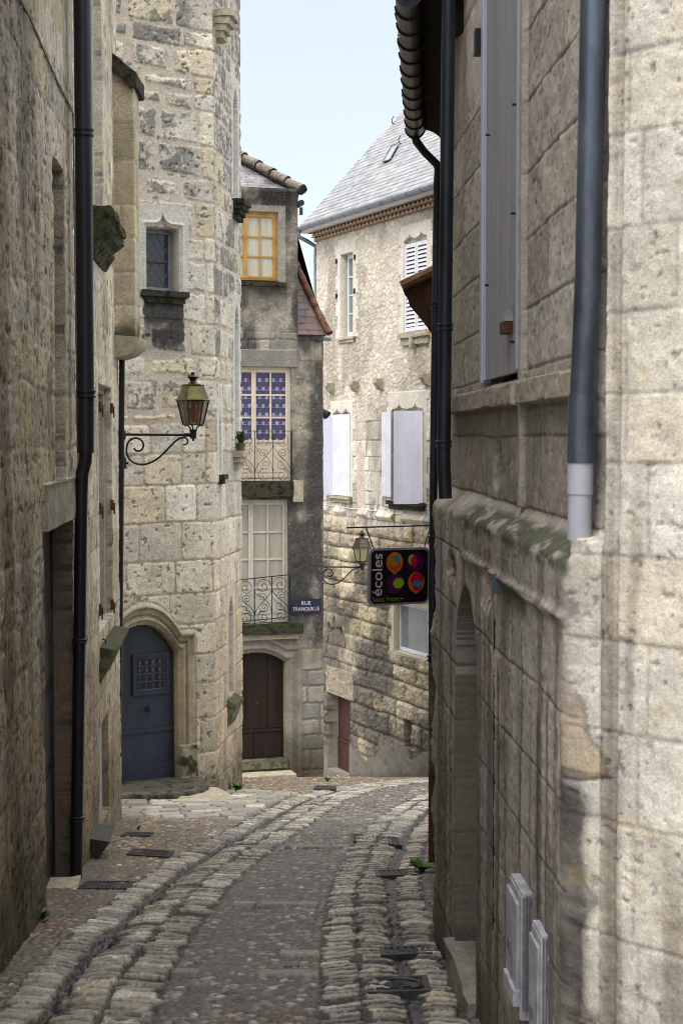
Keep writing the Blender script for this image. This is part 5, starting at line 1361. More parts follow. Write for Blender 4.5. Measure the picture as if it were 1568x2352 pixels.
FLV = np.array([-q[1] for q in _q]); FLU = np.array([q[0] for q in _q]); zTa, zTb = lowuv(1350, 1570)[1], lowuv(1370, 1789)[1]
def fR(u_, v):
    u = u_
    n0 = fbm(u * 1.1, v * .9, 221, 3); n1 = fbm(u * 6, v * 6, 222); n2 = fbm(u * 30, v * 30, 223, 4); n3 = fbm(u * 2.6, v * 2.0, 224); n4 = fbm(u * 14, v * 3, 225)
    near = np.where(v > -.33 + (n1 - .5) * .05, u > uJ + .10, u > uJ); w0_ = 1.0 - near
    rowA = np.array([-4.5, -4.15, -3.8, -3.5, -3.2, -2.9, -2.6, -2.3, -2.02, -1.74, -1.44, -1.16, -.87, -.575, -.29, 0, .27, .52, .80, 1.06, 1.34, 1.62, 1.92, 2.2, 2.6, 3.4])
    rowN = np.array([-4.5, -4.1, -3.7, -3.3, -3.0, -2.72, -2.42, -2.12, -1.83, -1.54, -1.18, -.90, -.62, -.36, -.08, .13, .37, .62, .90, 1.14, 1.40, 1.7, 2.0, 2.3, 2.7, 3.4])
    e, sid, s2, fv = ashlar(u, v, rowA, .5, .95, 226, .012, .012)
    eN, sidN, s2N, fvN = ashlar(u, v + .10 * (u - uJ) * .0, rowN, .22, .40, 227, .012, .012)
    e = np.where(near, eN, e); sid = np.where(near, sidN, sid); s2 = np.where(near, s2N, s2)
    P = [(.375, .343, .305), (.34, .315, .283), (.405, .37, .33), (.32, .293, .262), (.375, .335, .29)]
    PN = [(.60, .565, .485), (.57, .53, .44), (.62, .59, .52), (.60, .545, .43), (.56, .53, .465)]
    m = ss(.001, .010, e + (n2 - .5) * .008)
    Cw = pal(P, sid) * (.88 + .22 * s2)[..., None] * (.78 + .44 * n1)[..., None] * (.84 + .32 * n2)[..., None]
    Cn = pal(PN, sid) * (.9 + .2 * s2)[..., None] * (.84 + .32 * n1)[..., None] * (.9 + .2 * n2)[..., None]
    Cw = mix(np.array((.12, .10, .08)), Cw, .25 + .75 * m); mN = ss(-.002, .014, eN + (n2 - .5) * .014); Cn = mix(np.array((.45, .41, .36)) * (.85 + .3 * n2)[..., None], Cn, np.where(near, mN, m))
    # pale wash that has flaked off in a ragged line beside the corner
    ub = np.interp(-v, FLV, FLU) + (fbm(u * 0 + 3.3, v * 9, 228, 3) - .5) * .06
    flake = ss(-.008, .008, u - ub + (n2 - .5) * .02) * (v < -.30)
    C = mix(Cw, Cn, np.where(near, 1.0, flake))
    C = mix(C, Cw, near * (u < ub) * (v < -.30) * 1.0)
    tan_ = ss(uJ - .03, uJ + .0, u) * (u < ub) * ss(zTa, zTa - .1, v) * (v > zTb); C = mix(C, np.array((.43, .34, .23)) * (.75 + .5 * n4)[..., None], tan_ * .8)
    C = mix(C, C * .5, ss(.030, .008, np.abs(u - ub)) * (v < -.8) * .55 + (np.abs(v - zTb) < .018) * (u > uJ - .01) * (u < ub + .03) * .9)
    n7 = fbm(u * 13, v * 13, 233, 4); H = m * .004 + (n1 - .5) * .007 + (n2 - .5) * .007 + (n3 - .5) * .008 + (n7 - .5) * .008; C = C * (.80 + .40 * n7)[..., None]
    H = np.where(near, H * 1.0 + .10, H)
    # crumbled, pitted patches
    for X, Y, ru, rv in ((1142, 1062, .16, .16), (1120, 1345, .22, .17), (1040, 1300, .25, .10)):
        cu_, cv_ = cr(X, Y) if Y < 1130 else cpl(X, Y); g = ss(1.0, .3, np.hypot((u - cu_) / ru, (v - cv_) / rv) + (n1 - .5) * .9); H = H - g * (.03 + .06 * (n2 - .45)) ; C = mix(C, np.array((.34, .27, .165)) * (.2 + 1.6 * n2)[..., None], g * .9)
    ho = ss(.72, .78, fbm(u * 34, v * 34, 229, 3)); H -= ho * .005; C = C * (1 - .4 * ho)[..., None]
    # run-off streaks
    sk = ss(.52, .66, fbm(u * 9, v * .45, 230, 3)) * ss(.3, -.8, v); C = mix(C, C * np.array((.50, .46, .43)), sk * .85)
    for X, w_, y0_ in ((1200, .022, 1420), (1240, .045, 1590), (1296, .03, 1760), (1150, .03, 1500), (1262, .02, 1560)):
        k_ = cpl(X, 1700)[0]; zt_ = cpl(X, y0_)[1]; g = np.exp(-((u - k_ + .06 * (n3 - .5)) / w_) ** 2) * ss(zt_ + .03, zt_ - .12, v) * (.6 + .8 * n3); C = mix(C, np.array((.060, .050, .045)), np.clip(g, 0, 1) * .85)
    # ochre lichen spots on the pale corner
    ye = ss(.64, .74, fbm(u * 11, v * 11, 231, 3)) * near; C = mix(C, np.array((.50, .36, .10)), ye * .22)
    sp = ss(.70, .78, fbm(u * 26, v * 26, 232, 3)) * near; C = mix(C, np.array((.25, .22, .19)), sp * .45)
    # upright rib of the corner pier
    dr_ = u - (uJ + .155)
    H = H + near * (.016 * ss(0, .012, dr_) - .020 * np.exp(-(dr_ / .007) ** 2) - .014 * np.exp(-((dr_ + .075) / .012) ** 2))
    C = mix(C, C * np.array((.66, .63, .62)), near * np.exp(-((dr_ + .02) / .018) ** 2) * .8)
    C = C * (1 + .22 * w0_ * ss(-.1, .3, v))[..., None]; low = ss(-1.3, -2.3, v); C = mix(C, C * np.array((.74, .69, .63)), low * .8)
    w_ = ~near
    # string course with a cut under the shutter
    sc = w_ & (v > .128 + (n3 - .5) * .02) & (v < .222 + (n1 - .5) * .02) & (u > uF + .10) & (u < uJ - .02); H = np.where(sc, .05 + (n1 - .5) * .02 + (n2 - .5) * .01, H); C = np.where(sc[..., None], np.array((.37, .32, .25)) * (.75 + .5 * n1)[..., None], C)
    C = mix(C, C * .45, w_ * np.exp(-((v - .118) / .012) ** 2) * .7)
    # upright rib between panels
    rb = w_ & (np.abs(u - jb) < .035) & (v > -.29); H = np.where(rb, .028 + (n2 - .5) * .006, H); C = mix(C, np.array((.43, .375, .29)) * (.8 + .4 * n1)[..., None], rb * .8)
    # sloping weathering and the plinth below it
    sl = ss(-.285, -.40, v + (n3 - .5) * .05); H = np.where(w_ & (v < -.28), H + sl * .105 + .02 * ss(-.395, -.40, v) * 0, H)
    gm = w_ * ss(-.30, -.34, v) * ss(-.46, -.40, v + (n1 - .5) * .10) * ss(uF + .9, uF + 1.6, u + (n3 - .5) * .8)
    gm = gm * ss(.28, .52, fbm(u * 7, v * 36, 235, 4)); C = mix(C, np.array((.062, .070, .036)) * (.4 + 1.2 * n2)[..., None], gm * .92)
    C = mix(C, np.array((.40, .35, .28)) * (.7 + .6 * n1)[..., None], w_ * ss(-.28, -.31, v) * ss(-.40, -.37, v) * .6 * (1 - gm))
    l2 = w_ * np.exp(-((v + .575) / .018) ** 2) * ss(uF + 1.2, uF + 1.5, u); H = H + l2 * .02
    g2 = w_ * ss(-.56, -.585, v) * ss(-.72, -.62, v + (n1 - .5) * .1) * ss(WR.uv(1200, 1400, 1)[0], WR.uv(1225, 1400, 1)[0], u) * ss(WR.uv(1285, 1400, 1)[0], WR.uv(1268, 1400, 1)[0], u)
    C = mix(C, np.array((.06, .075, .03)) * (.5 + n2)[..., None], g2 * .85)
    # far edge is broken and rough low down
    fe = ss(.16, .0, u - uF) * (v < -.25); H = H + fe * (n1 - .5) * .07
    # blocked pointed niche
    c_ = (nu0 + nu1) / 2; a_ = (nu1 - nu0) / 2; du = np.abs(u - c_)
    tp = nvs + (nut - nvs) * np.sqrt(np.clip(1 - (du / a_) ** 2, 0, 1)) ** .85
    I = w_ & (du < a_) & (v < tp)
    dep = np.full(u.shape, -.42) ; dep = np.where(v < nvs - .02, -.06 + (n1 - .5) * .03, dep) + np.where(v < -2.75, .14, 0)
    I2 = w_ & (du < a_ + .012) & (v < tp + .012); H = np.where(I, dep, H); I = I2; C = np.where(I[..., None], np.array((.21, .175, .14)) * np.where(v < nvs - .02, .55 + .8 * n1, .8 + .4 * n3)[..., None], C)  # niche stone coloured darker to carry the shade of the recess
    I = w_ & (u > shu0 + .02) & (u < shu1 - .02) & (v > shz) & (v < 3.2); H = np.where(I, -.12, H)
    # cornice at the top, out of view; its height chosen to darken the alley
    cz = 4.4; H = np.where(w_ & (v > cz), .05 + .20 * ss(cz, cz + .25, v) + (n1 - .5) * .04, H)
    gl = v - gz(0, 8.8 - (u - uF)); g = ss(.35, .02, gl + (n1 - .5) * .3) * w_; C = mix(C, np.array((.06, .055, .03)) * (.5 + n2)[..., None], g * .7)
    return H, C
us = np.concatenate([grid(0, uF, .05)[:-1], grid(uF, uJ - .03, .0095, (nu0, nu1, shu0 + .02, shu1 - .02, jb - .035, jb + .035)), grid(uJ - .027, WR.U[3], .006, (uJ + .10,)), grid(WR.U[3], WR.U[4], .08)[1:]])
vs = np.concatenate([grid(-4.4, -2.6, .03)[:-1], grid(-2.6, 1.75, .0065, (shz,)), np.arange(1.78, 4.9, .03)])
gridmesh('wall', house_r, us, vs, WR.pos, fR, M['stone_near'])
b = MB(); b.add([(F_[0] - .35, 9.0, 4.82), (2.1, 9.2, 4.82), (3.8, 9.2, 6.0), (3.8, 2, 6.0), (1.6, 3.4, 4.82), (J_[0] - .3, J_[1], 4.82)], [(0, 1, 2, 3, 4, 5)])
b.v += [(x, y, z + .12) for x, y, z in b.v]; b.f += [(6, 7, 8, 9, 10, 11)] + [(i, (i + 1) % 6, 6 + (i + 1) % 6, 6 + i) for i in range(6)]
b.build('roof', M['tiledark'], house_r)
# shutter
B = lambda u0, u1, v0, v1, w0, w1: b.wbox(WR, u0, u1, v0, v1, w0, w1, 1)
b = MB(); nb = 7; a0, a1 = shu0 + .10, shu1 - .06; pw = (a1 - a0) / nb
shb = WR.uv(1135, 874, 1)[1] + .01
for i in range(nb): B(a0 + i * pw + .006, a0 + (i + 1) * pw - .006, shb, 3.2, -.012, .012)
B(shu0 + .02, shu1 - .02, shb + .01, 3.19, -.014, .004)
s_ = b.build('shutter', M['greylilac'], house_r)
b = MB(); B(shu0, shu0 + .065, shb - .01, 3.2, -.02, .026); B(shu0 + .066, shu0 + .10, shb, 3.2, -.02, .018); b.build('edge_profile', M['lilacedge'], s_)
b = MB(); B(shu1 - .055, shu1, shb + .01, 3.2, -.02, .022); b.build('edge_profile', M['lilacedge'], s_)
for i in range(1, nb): b = MB(); B(a0 + i * pw - .009, a0 + i * pw + .009, shb, 3.195, .004, .0105); b.build('groove', M['groove'], s_)
for X, Y in ((1178, 737),):
    u, v = cr(X, Y); b = MB(); B(u - .05, u + .07, v - .005, v + .06, .013, .05); h_ = b.build('hinge', M['boxgrey'], s_); b = MB(); B(u - .06, u + .07, v - .055, v - .007, .013, .05); b.build('hinge_pin', M['rust'], h_)
b = MB()
for X, Y in ((1187, 785), (1190, 490), (1193, 240), (1130, 310), (1128, 655)):
    u, v = cr(X, Y); c = WR.pt(u, v, .012); b = MB(); b.tube([c, c + np.append(WR.n[1], 0) * .02], .0055, 8); b.build('bolt', M['iron'], s_)
u, v = cr(1117, 90); b = MB(); B(u - .1, u - .03, v - .06, v + .06, .0, .05); b.build('shutter_catch', M['iron'], house_r)
b = MB(); B(shu0 + .03, shu1 - .03, shz + .003, 3.2, -.115, -.09); b.build('window', M['pane'], house_r)
# downpipes
nrm1 = np.append(WR.n[1], 0)
dn = 4.775
pp = [at(1364, -500, dn - .08), at(1362, 0, dn - .08), at(1349, 640, dn - .03), at(1337, 912, dn)]
pn = pipe('downpipe', pp, .0405, M['zinc'], house_r, [], 1.1)
pipe('pipe_sleeve', [at(1337, 905, dn), at(1333, 1063, dn)], .0445, M['zinc'], house_r)
pv = pipe('pvc_pipe', [at(1332.5, 1058, dn), at(1331, 1135, dn)], .0405, M['pvc'], house_r)
pipe('pvc_pipe', [at(1331, 1134, dn), at(1329, 1240, dn)], .037, M['pvc'], house_r)
df = 8.15
pipe('downpipe', [at(1031, -300, df), at(1030, 0, df), at(1022, 700, df), at(1018, 1060, df), at(1020, 1100, df - .0), at(1022, 1145, df)], .0365, M['zincdark'], house_r, [at(1021.5, 752, df), at(1018.5, 1020, df)], 1.2, .022)
b = MB(); u, v = cr(1207, 1340); B(u - .012, u + .012, v - .04, v + .04, .09, .14); b.build('bracket_pin', M['zinc'], house_r)
b = MB(); b.tube([WR.pt(WR.u(1198, 1), cr(1198, Y)[1], .108) for Y in np.linspace(1425, 2150, 6)], .0065, 6); b.build('cable', M['iron'], house_r)
b = MB(); c0 = cpl(1052, 2225); c1 = cpl(1108, 2320); gzz = gz(0, 7.2)
b.wbox(WR, nu0 - .05, nu1 + .02, gzz - .5, gzz + .12, -.1, .15, 1); o = b.build('threshold', M['concrete'], house_r); roughen(o, .018, 7, 51, 6)
# meter boxes: their own things
def meter(loc_px, d0_, d1_, z0, z1, pr, label, step):
    xw = lambda d: .712 - .0421 * (d - 4.695) + .0
    e = thing('meter_box', label, 'meter box', (xw(d0_) - pr / 2, (d0_ + d1_) / 2, z0), 'pale grey meter boxes on the close stone wall')
    W_ = Wall([(xw(d1_), d1_), (xw(d0_), d0_)]); L_ = W_.L[0]
    b = MB(); b.wbox(W_, 0, L_, z0, z1, -.05, pr * .55)
    if step: b.wbox(W_, L_ * .1, L_ * 1.0, z0 + .05, z1 - .34, pr * .551, pr * .85)
    b.wbox(W_, L_ * .02, L_ * 1.0, z0 + .03, z1 + .012, -.03, pr * .50)
    o = b.build('case', M['boxgrey'], e, bevel=.004)
    b = MB(); b.wbox(W_, L_ * .03, L_ * .97, z0 + .06, z1 - .03, pr * .551, pr * .70); b.build('lid', M['boxgrey'], e, bevel=.003)
    b = MB()
    for w_ in (.012, .022): b.wbox(W_, -.004, L_ + .003, z0 + .02, z1 + .004, w_, w_ + .004)
    b.build('seam', M['boxseam'], e)
    b = MB(); b.wbox(W_, L_ * .3, L_ * .5, (z0 + z1) / 2 - .02, (z0 + z1) / 2 + .02, pr * .701, pr * .78); b.build('latch', M['boxseam'], e)
zA_ = at(1190, 2052, 5.4)[2]
meter(None, 5.36, 5.62, at(1190, 2335, 5.4)[2], zA_, .085, 'pale grey meter box with a stepped lid, the higher of two on the close wall', True)
meter(None, 5.02, 5.20, at(1240, 2520, 5.1)[2], at(1240, 2158, 5.02)[2], .062, 'lower narrow grey meter box on the close stone wall, cut by the bottom edge', False)

# ------------------------------------------------------------------ right-hand second house with the dark eave
WR2 = Wall([(2.2, 8.86), (.72, 8.86), (.80, 12.32), (2.6, 12.6)][::-1], .012)
house_r2 = thing('stone_house', 'narrow house with a deep dark tiled eave and black gutter beyond the lilac shutter', 'house', (1.4, 10.6, gz(0, 10.6)))
def fR2(u, v):
    e, sid, s2, fv = ashlar(u, v, rowsf(-5, 4, .28, .4, 241), .4, .8, 242, .015, .02)
    H, C, m, n0, n1, n2 = faces(u, v, e, sid, s2, [(.36, .31, .235), (.33, .285, .22), (.39, .335, .25)], (.25, .2, .15), 243)
    return H, C
us = grid(0, WR2.U[-1], .04); gridmesh('wall', house_r2, us, grid(-4.6, 2.75, .03), WR2.pos, fR2, M['stone'])
zE2 = at(953, 325, 12.2)[2] + .08
gA = np.array([at(938, 15, 8.35)[0], 8.35]); gB = np.array([at(953, 320, 12.15)[0], 12.15]); gd = gB - gA; gd /= np.linalg.norm(gd); gn = np.array([-gd[1], gd[0]])
zE2a = at(938, 0, 8.35)[2] - .0 + .03; zE2b = zE2 - .0
G = lambda t, w, z: np.append(gA + (gB - gA) * t + gn * w, zE2a + (zE2b - zE2a) * t + z)
b = MB(); R = .074
prof = [(R * math.cos(a), R * math.sin(a)) for a in np.linspace(math.pi, 2 * math.pi, 12)] + [((R - .006) * math.cos(a), (R - .006) * math.sin(a)) for a in np.linspace(2 * math.pi, math.pi, 12)]
P0 = [G(0, x, y) for x, y in prof]; P1 = [G(1, x, y) for x, y in prof]; n = len(prof)
b.add(P0 + P1, [tuple(range(n))[::-1], tuple(range(n, 2 * n))] + [(i, (i + 1) % n, n + (i + 1) % n, n + i) for i in range(n)])
for t_ in (0, 1): b.prism([G(t_, R * math.cos(a), R * math.sin(a)) for a in np.linspace(math.pi, 2 * math.pi, 12)], np.append(gd * (-.01 if t_ == 0 else .01), 0))
for t_ in np.linspace(.06, .98, 11): b.tube([G(t_, (R + .003) * math.cos(a), (R + .003) * math.sin(a)) for a in np.linspace(math.pi, 2 * math.pi, 10)], .008, 5)
gt = b.build('gutter', M['pipe_dark'], house_r2, smooth=True)
for m_ in [M['zincdark']]: pass
# tiled roof edge over the gutter, eave boards under it
b = MB(); rs = np.random.RandomState(9)
for i, t_ in enumerate(np.linspace(-.01, 1.0, 22)):
    o_ = rs.uniform(-.014, .012) - .028; lift = rs.uniform(.0, .02)
    b.tube([G(t_, R + .012 + o_, .022 + lift), G(t_, -.25, .15 + lift), G(t_, -1.4, .72)], .068 + rs.uniform(-.006, .006), 8)
b.build('roof_tiles', M['tiledark'], house_r2)
b = MB(); Pq = [G(-.0, -.05, .02), G(1.0, -.05, .02), G(1.0, -1.6, .80), G(0, -1.6, .80)]
b.add(Pq + [p + (0, 0, .06) for p in Pq], [(0, 1, 2, 3), (7, 6, 5, 4), (0, 4, 5, 1), (1, 5, 6, 2), (2, 6, 7, 3), (3, 7, 4, 0)]); b.build('roof', M['tiledark'], house_r2)
# coved eave
b = MB(); nk = 8; cv = [(-.06 - .24 * (k_ / nk), .0 - .22 * (k_ / nk) ** 2.2) for k_ in range(nk + 1)]
for i in range(nk):
    b.add([G(0, cv[i][0], cv[i][1]), G(1, cv[i][0], cv[i][1]), G(1, cv[i + 1][0], cv[i + 1][1]), G(0, cv[i + 1][0], cv[i + 1][1])], [(0, 1, 2, 3)])
b.add([G(0, *c_) for c_ in cv] + [G(0, -.3, .0)], [tuple(range(nk + 2))]); b.add([G(1, *c_) for c_ in cv] + [G(1, -.3, .0)], [tuple(range(nk + 2))])
b.build('eave_cove', M['eavewood'], house_r2)
dq = 12.2
pipe('downpipe', [G(.985, 0, -.06), G(.985, -.01, -.10), at(975, 350, dq), at(1003, 378, dq), at(1006, 392, dq), at(1004, 420, dq), at(996, 1000, dq), at(992, 1500, dq)], .032, M['zincdark'], house_r2, [at(993, 1238, dq), at(1000, 700, dq), at(992, 1512, dq)], 1.35, .028)
pipe('downpipe_foot', [at(992, 1495, dq), at(992.5, 1770, dq)], .030, M['mossgreen'], house_r2, [], 1.2)
pipe('downpipe_shoe', [at(992.5, 1768, dq), at(992, 2006, dq)], .033, M['rust'], house_r2, [], 1.2)

# low tiled roof poking out beyond it
house_r3 = thing('tiled_shed_roof', 'small brown tiled roof edge jutting over the street beside the black downpipe', 'roof', (1.2, 14, gz(0, 14)))
dz = 12.75; pr_ = [(1012, 620), (985, 632), (950, 646), (928, 656), (924, 664), (928, 678), (938, 686), (940, 702), (950, 712), (958, 722), (972, 728), (980, 748), (990, 768), (1004, 788), (1030, 800), (1030, 620)]
b = MB(); poly = [at(X, Y, dz) for X, Y in pr_]
b.prism(poly, (.28, 2.4, 0)); o = b.build('eave', M['tiledark'], house_r3); roughen(o, .010, 14, 61, 2)
b = MB()
for i in range(9):
    s_ = np.array([.28, 2.4, 0]) * (i / 8)
    b.tube([np.array(at(922, 660, dz)) + s_ + (0, 0, .01), np.array(at(960, 642, dz)) + s_ + (0, 0, .012), np.array(at(1040, 606, dz)) + s_ + (0, 0, .02)], .045, 8)
b.build('roof_tiles', M['tile'], house_r3)
W3 = Wall([(1.15, 15.2), (.845, 12.75), (2.4, 12.7)], .01)
W3 = Wall([(2.6, 15.3), (1.13, 15.2), (.85, 12.75), (2.4, 12.72)], .01)
gridmesh('wall', house_r3, grid(0, W3.U[-1], .05), grid(-5, 1.3, .04), W3.pos, fR2, M['stone'])
# ------------------------------------------------------------------ lanterns (local axes: x out from the wall, origin on the wall at the arm)
def lantern(label, arm):
    e = thing('wall_lantern', label, 'street lamp', (0, 0, 0), 'bracket lanterns on the house walls')
    b = MB()
    b.tube([(0, 0, 0), (arm - .05, 0, -.005)], .0135, 10); b.tube([(arm - .10, 0, -.004), (arm - .03, 0, -.005)], .019, 10)
    b.lathe((arm, 0, -.045), [(.012, -.022), (.012, 0), (.036, .004), (.036, .075), (.042, .08), (.042, .09), (.02, .1)], 10)
    a_ = arm
    pts = spiral((.145, 0, -.125), (1, 0, 0), (0, 0, 1), .034, .105, -2.6, 3.05 + .0, 26)
    S = bez([pts[-1], (.005, 0, -.28), (.10, 0, -.33), (.24, 0, -.40), (.40, 0, -.30), (.47, 0, -.17), (.55, 0, -.03), (.66, 0, -.03)], 26)
    S = [np.array((p[0] * arm / .76 if p[0] > .2 else p[0], p[1], p[2])) for p in S]
    b.tube(pts + S[1:], .0105, 8)
    c = S[-1]; b.tube(spiral(c + np.array((-.0, 0, -.045)), (1, 0, 0), (0, 0, 1), .045, .03, 1.57, -1.9, 14), .009, 7)
    b.lathe((0, 0, -.36), [(.02, 0), (.034, .01), (.034, .10), (.02, .13)], 8); b.tube([(.02, 0, -.30), (.055, 0, -.30)], .012, 8)
    b.lathe((0, 0, -.06), [(.016, -.0), (.03, .02), (.03, .09), (.016, .11)], 8)
    b.build('bracket', M['iron'], e, smooth=True)
    z0, z1 = .105, .355; r0, r1 = .108, .168
    b = MB()
    for k in range(3):
        q = k * 2 * math.pi / 3 + .5; x, y = math.cos(q), math.sin(q)
        b.tube(bez([(arm + .02 * x, .02 * y, .03), (arm + .045 * x, .045 * y, .05), (arm + .03 * x, .03 * y, .09), (arm + .095 * x, .095 * y, .10)], 10), .008, 6); b.tube([(arm + .105 * x, .105 * y, .085), (arm + .105 * x, .105 * y, .11)], .01, 6)
    b.build('support', M['iron'], e)
    V = lambda k, r, z: (arm + r * math.cos(k * math.pi / 3 + .26), r * math.sin(k * math.pi / 3 + .26), z)
    b = MB()
    for k in range(6):
        b.tube([V(k, r0, z0), V(k, r1, z1)], .0075, 6)
        b.tube([V(k, r0, z0), V(k + 1, r0, z0)], .009, 6); b.tube([V(k, r1, z1), V(k + 1, r1, z1)], .008, 6)
    b.add([V(k, r0 - .002, z0 - .004) for k in range(6)], [tuple(range(6))])
    b.build('frame', M['copperdark'], e)
    for k in range(6):
        b = MB(); b.add([V(k, r0 - .004, z0), V(k + 1, r0 - .004, z0), V(k + 1, r1 - .004, z1), V(k, r1 - .004, z1)], [(0, 1, 2, 3)]); b.build('pane', M['amber'], e)
    b = MB(); b.lathe((arm, 0, z0 + .03), [(.008, 0), (.022, .03), (.040, .08), (.040, .12), (.022, .16), (.02, .20)], 12); b.build('bulb', M['bulb'], e, smooth=True)
    b = MB(); a0 = .26
    b.lathe((arm, 0, z1), [(.198, .0), (.200, .006), (.168, .016), (.115, .150), (.118, .154)], 6, a0); b.lathe((arm, 0, z1), [(.118, .1545), (.124, .158), (.124, .166), (.06, .172)], 6, a0)
    b.build('roof', M['brass'], e)
    b = MB(); b.lathe((arm, 0, z1 + .165), [(.062, 0), (.052, .012), (.034, .030), (.030, .042), (.046, .068), (.064, .076), (.064, .082), (.040, .098), (.018, .108), (.020, .112), (.022, .124), (.014, .134), (.004, .136)], 16); b.build('finial', M['copperdark'], e, smooth=True)
    return e
la = lantern('brass topped lantern with smoked panes on a scrolled arm before the stair tower', .735)
la.location = at(283, 998, 16.0)
def copy_thing(o, label):
    c = o.copy(); COL.objects.link(c); c['label'] = label
    for ch in o.children:
        d = ch.copy(); COL.objects.link(d); d.parent = c
    return c
lb = copy_thing(la, 'far lantern on the plaster house corner, partly behind the school sign')
lb.location = at(737, 1302, 27.35)
for ch in lb.children:
    if ch.name.startswith(('pane', 'roof')):
        ch.data = ch.data.copy(); ch.data.materials[0] = M['creamglass'] if ch.name.startswith('pane') else M['bronze']

# ------------------------------------------------------------------ school sign
c0 = at(843, 1258, 12.0); c1 = at(985, 1258, 12.3); c2 = at(848, 1388, 12.0); c3 = at(983, 1390, 12.3)
ctr = (c0 + c1 + c2 + c3) / 4; sx_ = (c1 - c0 + c3 - c2) / 2; sw = np.linalg.norm(sx_); sxv = sx_ / sw; hgt = ((c0 - c2)[2] + (c1 - c3)[2]) / 2
sign = thing('school_sign', 'dark hanging school sign with four coloured balloons, pale rim and white vertical lettering', 'sign', ctr)
szv = np.array([0, 0, 1.]); sxh = np.array([sxv[0], sxv[1], 0]); sxh /= np.linalg.norm(sxh); tl = math.radians(-1.0)
ax = sxh * math.cos(tl) + szv * math.sin(tl); ay = -sxh * math.sin(tl) + szv * math.cos(tl); an = np.cross(ax, ay)     # an points to the viewer's side
S_ = lambda x, y, z: ctr + ax * x + ay * y + an * z
def rrect(w, h, r, n=7):
    out = []
    for cx, cy, a0 in ((w / 2 - r, h / 2 - r, 0), (-w / 2 + r, h / 2 - r, 90), (-w / 2 + r, -h / 2 + r, 180), (w / 2 - r, -h / 2 + r, 270)):
        for i in range(n + 1): a = math.radians(a0 + 90 * i / n); out.append((cx + r * math.cos(a), cy + r * math.sin(a)))
    return out
b = MB(); b.prism([S_(x, y, -.012) for x, y in rrect(sw, hgt, .055)], an * .022); b.build('rim', M['signrim'], sign)
b = MB(); b.prism([S_(x, y, .0102) for x, y in rrect(sw - .036, hgt - .036, .042)], an * .0018); b.build('face', M['signdark'], sign)
px = sw / 740.0          # the sign is about 740 x 680 in my enlargement
sp_ = lambda X, Y: ((X - 1012) * px, (755 - Y) * (hgt / 690.0))
def blob(name, cX, cY, rX, rY, mat, z, tail=None, rot=0, parent=None, clip=None):
    x0, y0 = sp_(cX, cY); b = MB(); pts = []
    for i in range(40):
        a = 2 * math.pi * i / 40; x = rX * px * math.cos(a); y = rY * px * math.sin(a)
        if tail is not None:
            d = math.atan2(math.sin(a - tail), math.cos(a - tail)); k_ = 1 + .20 * math.exp(-(d / .14) ** 2); x *= k_; y *= k_
        xr = x * math.cos(rot) - y * math.sin(rot); yr = x * math.sin(rot) + y * math.cos(rot); pts.append((x0 + xr, y0 + yr))
    if clip is not None:
        (kx, ky, kr) = clip; kx_, ky_ = sp_(kx, ky)
        out = []
        for x, y in pts:
            d = math.hypot(x - kx_, y - ky_)
            if d > kr * px: x = kx_ + (x - kx_) * kr * px / d; y = ky_ + (y - ky_) * kr * px / d
            out.append((x, y))
        pts = out
    b.prism([S_(x, y, .0121 + z * .0012) for x, y in pts], an * .001); return b.build(name, mat, sign if parent is None else parent)
P2 = math.pi
q = blob('balloon', 948, 585, 100, 106, M['orange'], 0, -P2 / 2); blob('balloon_patch', 952, 612, 72, 68, M['deep_orange'], 1, None, 0, q); blob('balloon_patch', 942, 566, 54, 56, M['orange'], 2, None, 0, q); blob('balloon_patch', 968, 540, 50, 26, M['teal'], 3, None, -.5, q)
q = blob('balloon', 1196, 585, 104, 100, M['purple'], 0, 0); blob('balloon_patch', 1154, 556, 40, 52, M['lime'], 1, None, -.2, q); blob('balloon_patch', 1186, 580, 42, 56, M['crimson'], 2, None, .1, q)
q = blob('balloon', 962, 840, 100, 104, M['purple'], 0, -P2 * .75); blob('balloon_patch', 998, 836, 66, 54, M['lime'], 1, None, .15, q)
q = blob('balloon', 1216, 832, 100, 106, M['orange'], 0, -P2 / 2); blob('balloon_patch', 1224, 805, 78, 80, M['crimson'], 1, None, 0, q); blob('balloon_patch', 1222, 880, 56, 48, M['crimson'], 2, None, 0, q); blob('balloon_patch', 1232, 850, 58, 30, M['teal'], 3, None, 0, q)
x, y = sp_(745, 728); text_mesh('lettering', 'écoles', 172 * px, S_(x, y, .0135), ay, -ax, M['white_ink'], sign, .0008, .0006 / 1, 1.0, 1.0)
x, y = sp_(848, 1024); text_mesh('lettering', 'Saint Front', 76 * px, S_(x, y, .0135), ax, ay, M['oliveink'], sign, .0008, .0, 1.0, 1.0)
x, y = sp_(1046, 1026); b = MB(); b.prism([S_(x + a * px, y + c * px, .0125) for a, c in ((-13, -3), (13, -3), (13, 3), (-13, 3))], an * .001); b.build('lettering', M['white_ink'], sign)
# its rod and chains
r0, r1 = at(797, 1212, 11.95), at(992, 1207, 12.35); dr_ = r1 - r0
b = MB(); b.tube([r0, r1], .0062, 7); b.build('rod', M['iron'], sign)
def chain(p, q, n):
    b = MB(); p = np.array(p, float); q = np.array(q, float)
    for i in range(n):
        c = p + (q - p) * (i + .5) / n; L_ = np.linalg.norm(q - p) / n * .72; t = (q - p) / np.linalg.norm(q - p); s_ = ax if i % 2 else an
        b.tube([c + t * L_ * math.cos(a) + s_ * L_ * .5 * math.sin(a) for a in np.linspace(0, 2 * math.pi, 9)], .0026, 4)
    return b.build('chain', M['iron'], sign)
chain(r0 + dr_ * .215, S_(-sw / 2 + .045, hgt / 2, 0), 10); chain(r0 + dr_ * .985, S_(sw / 2 - .05, hgt / 2, 0), 10)

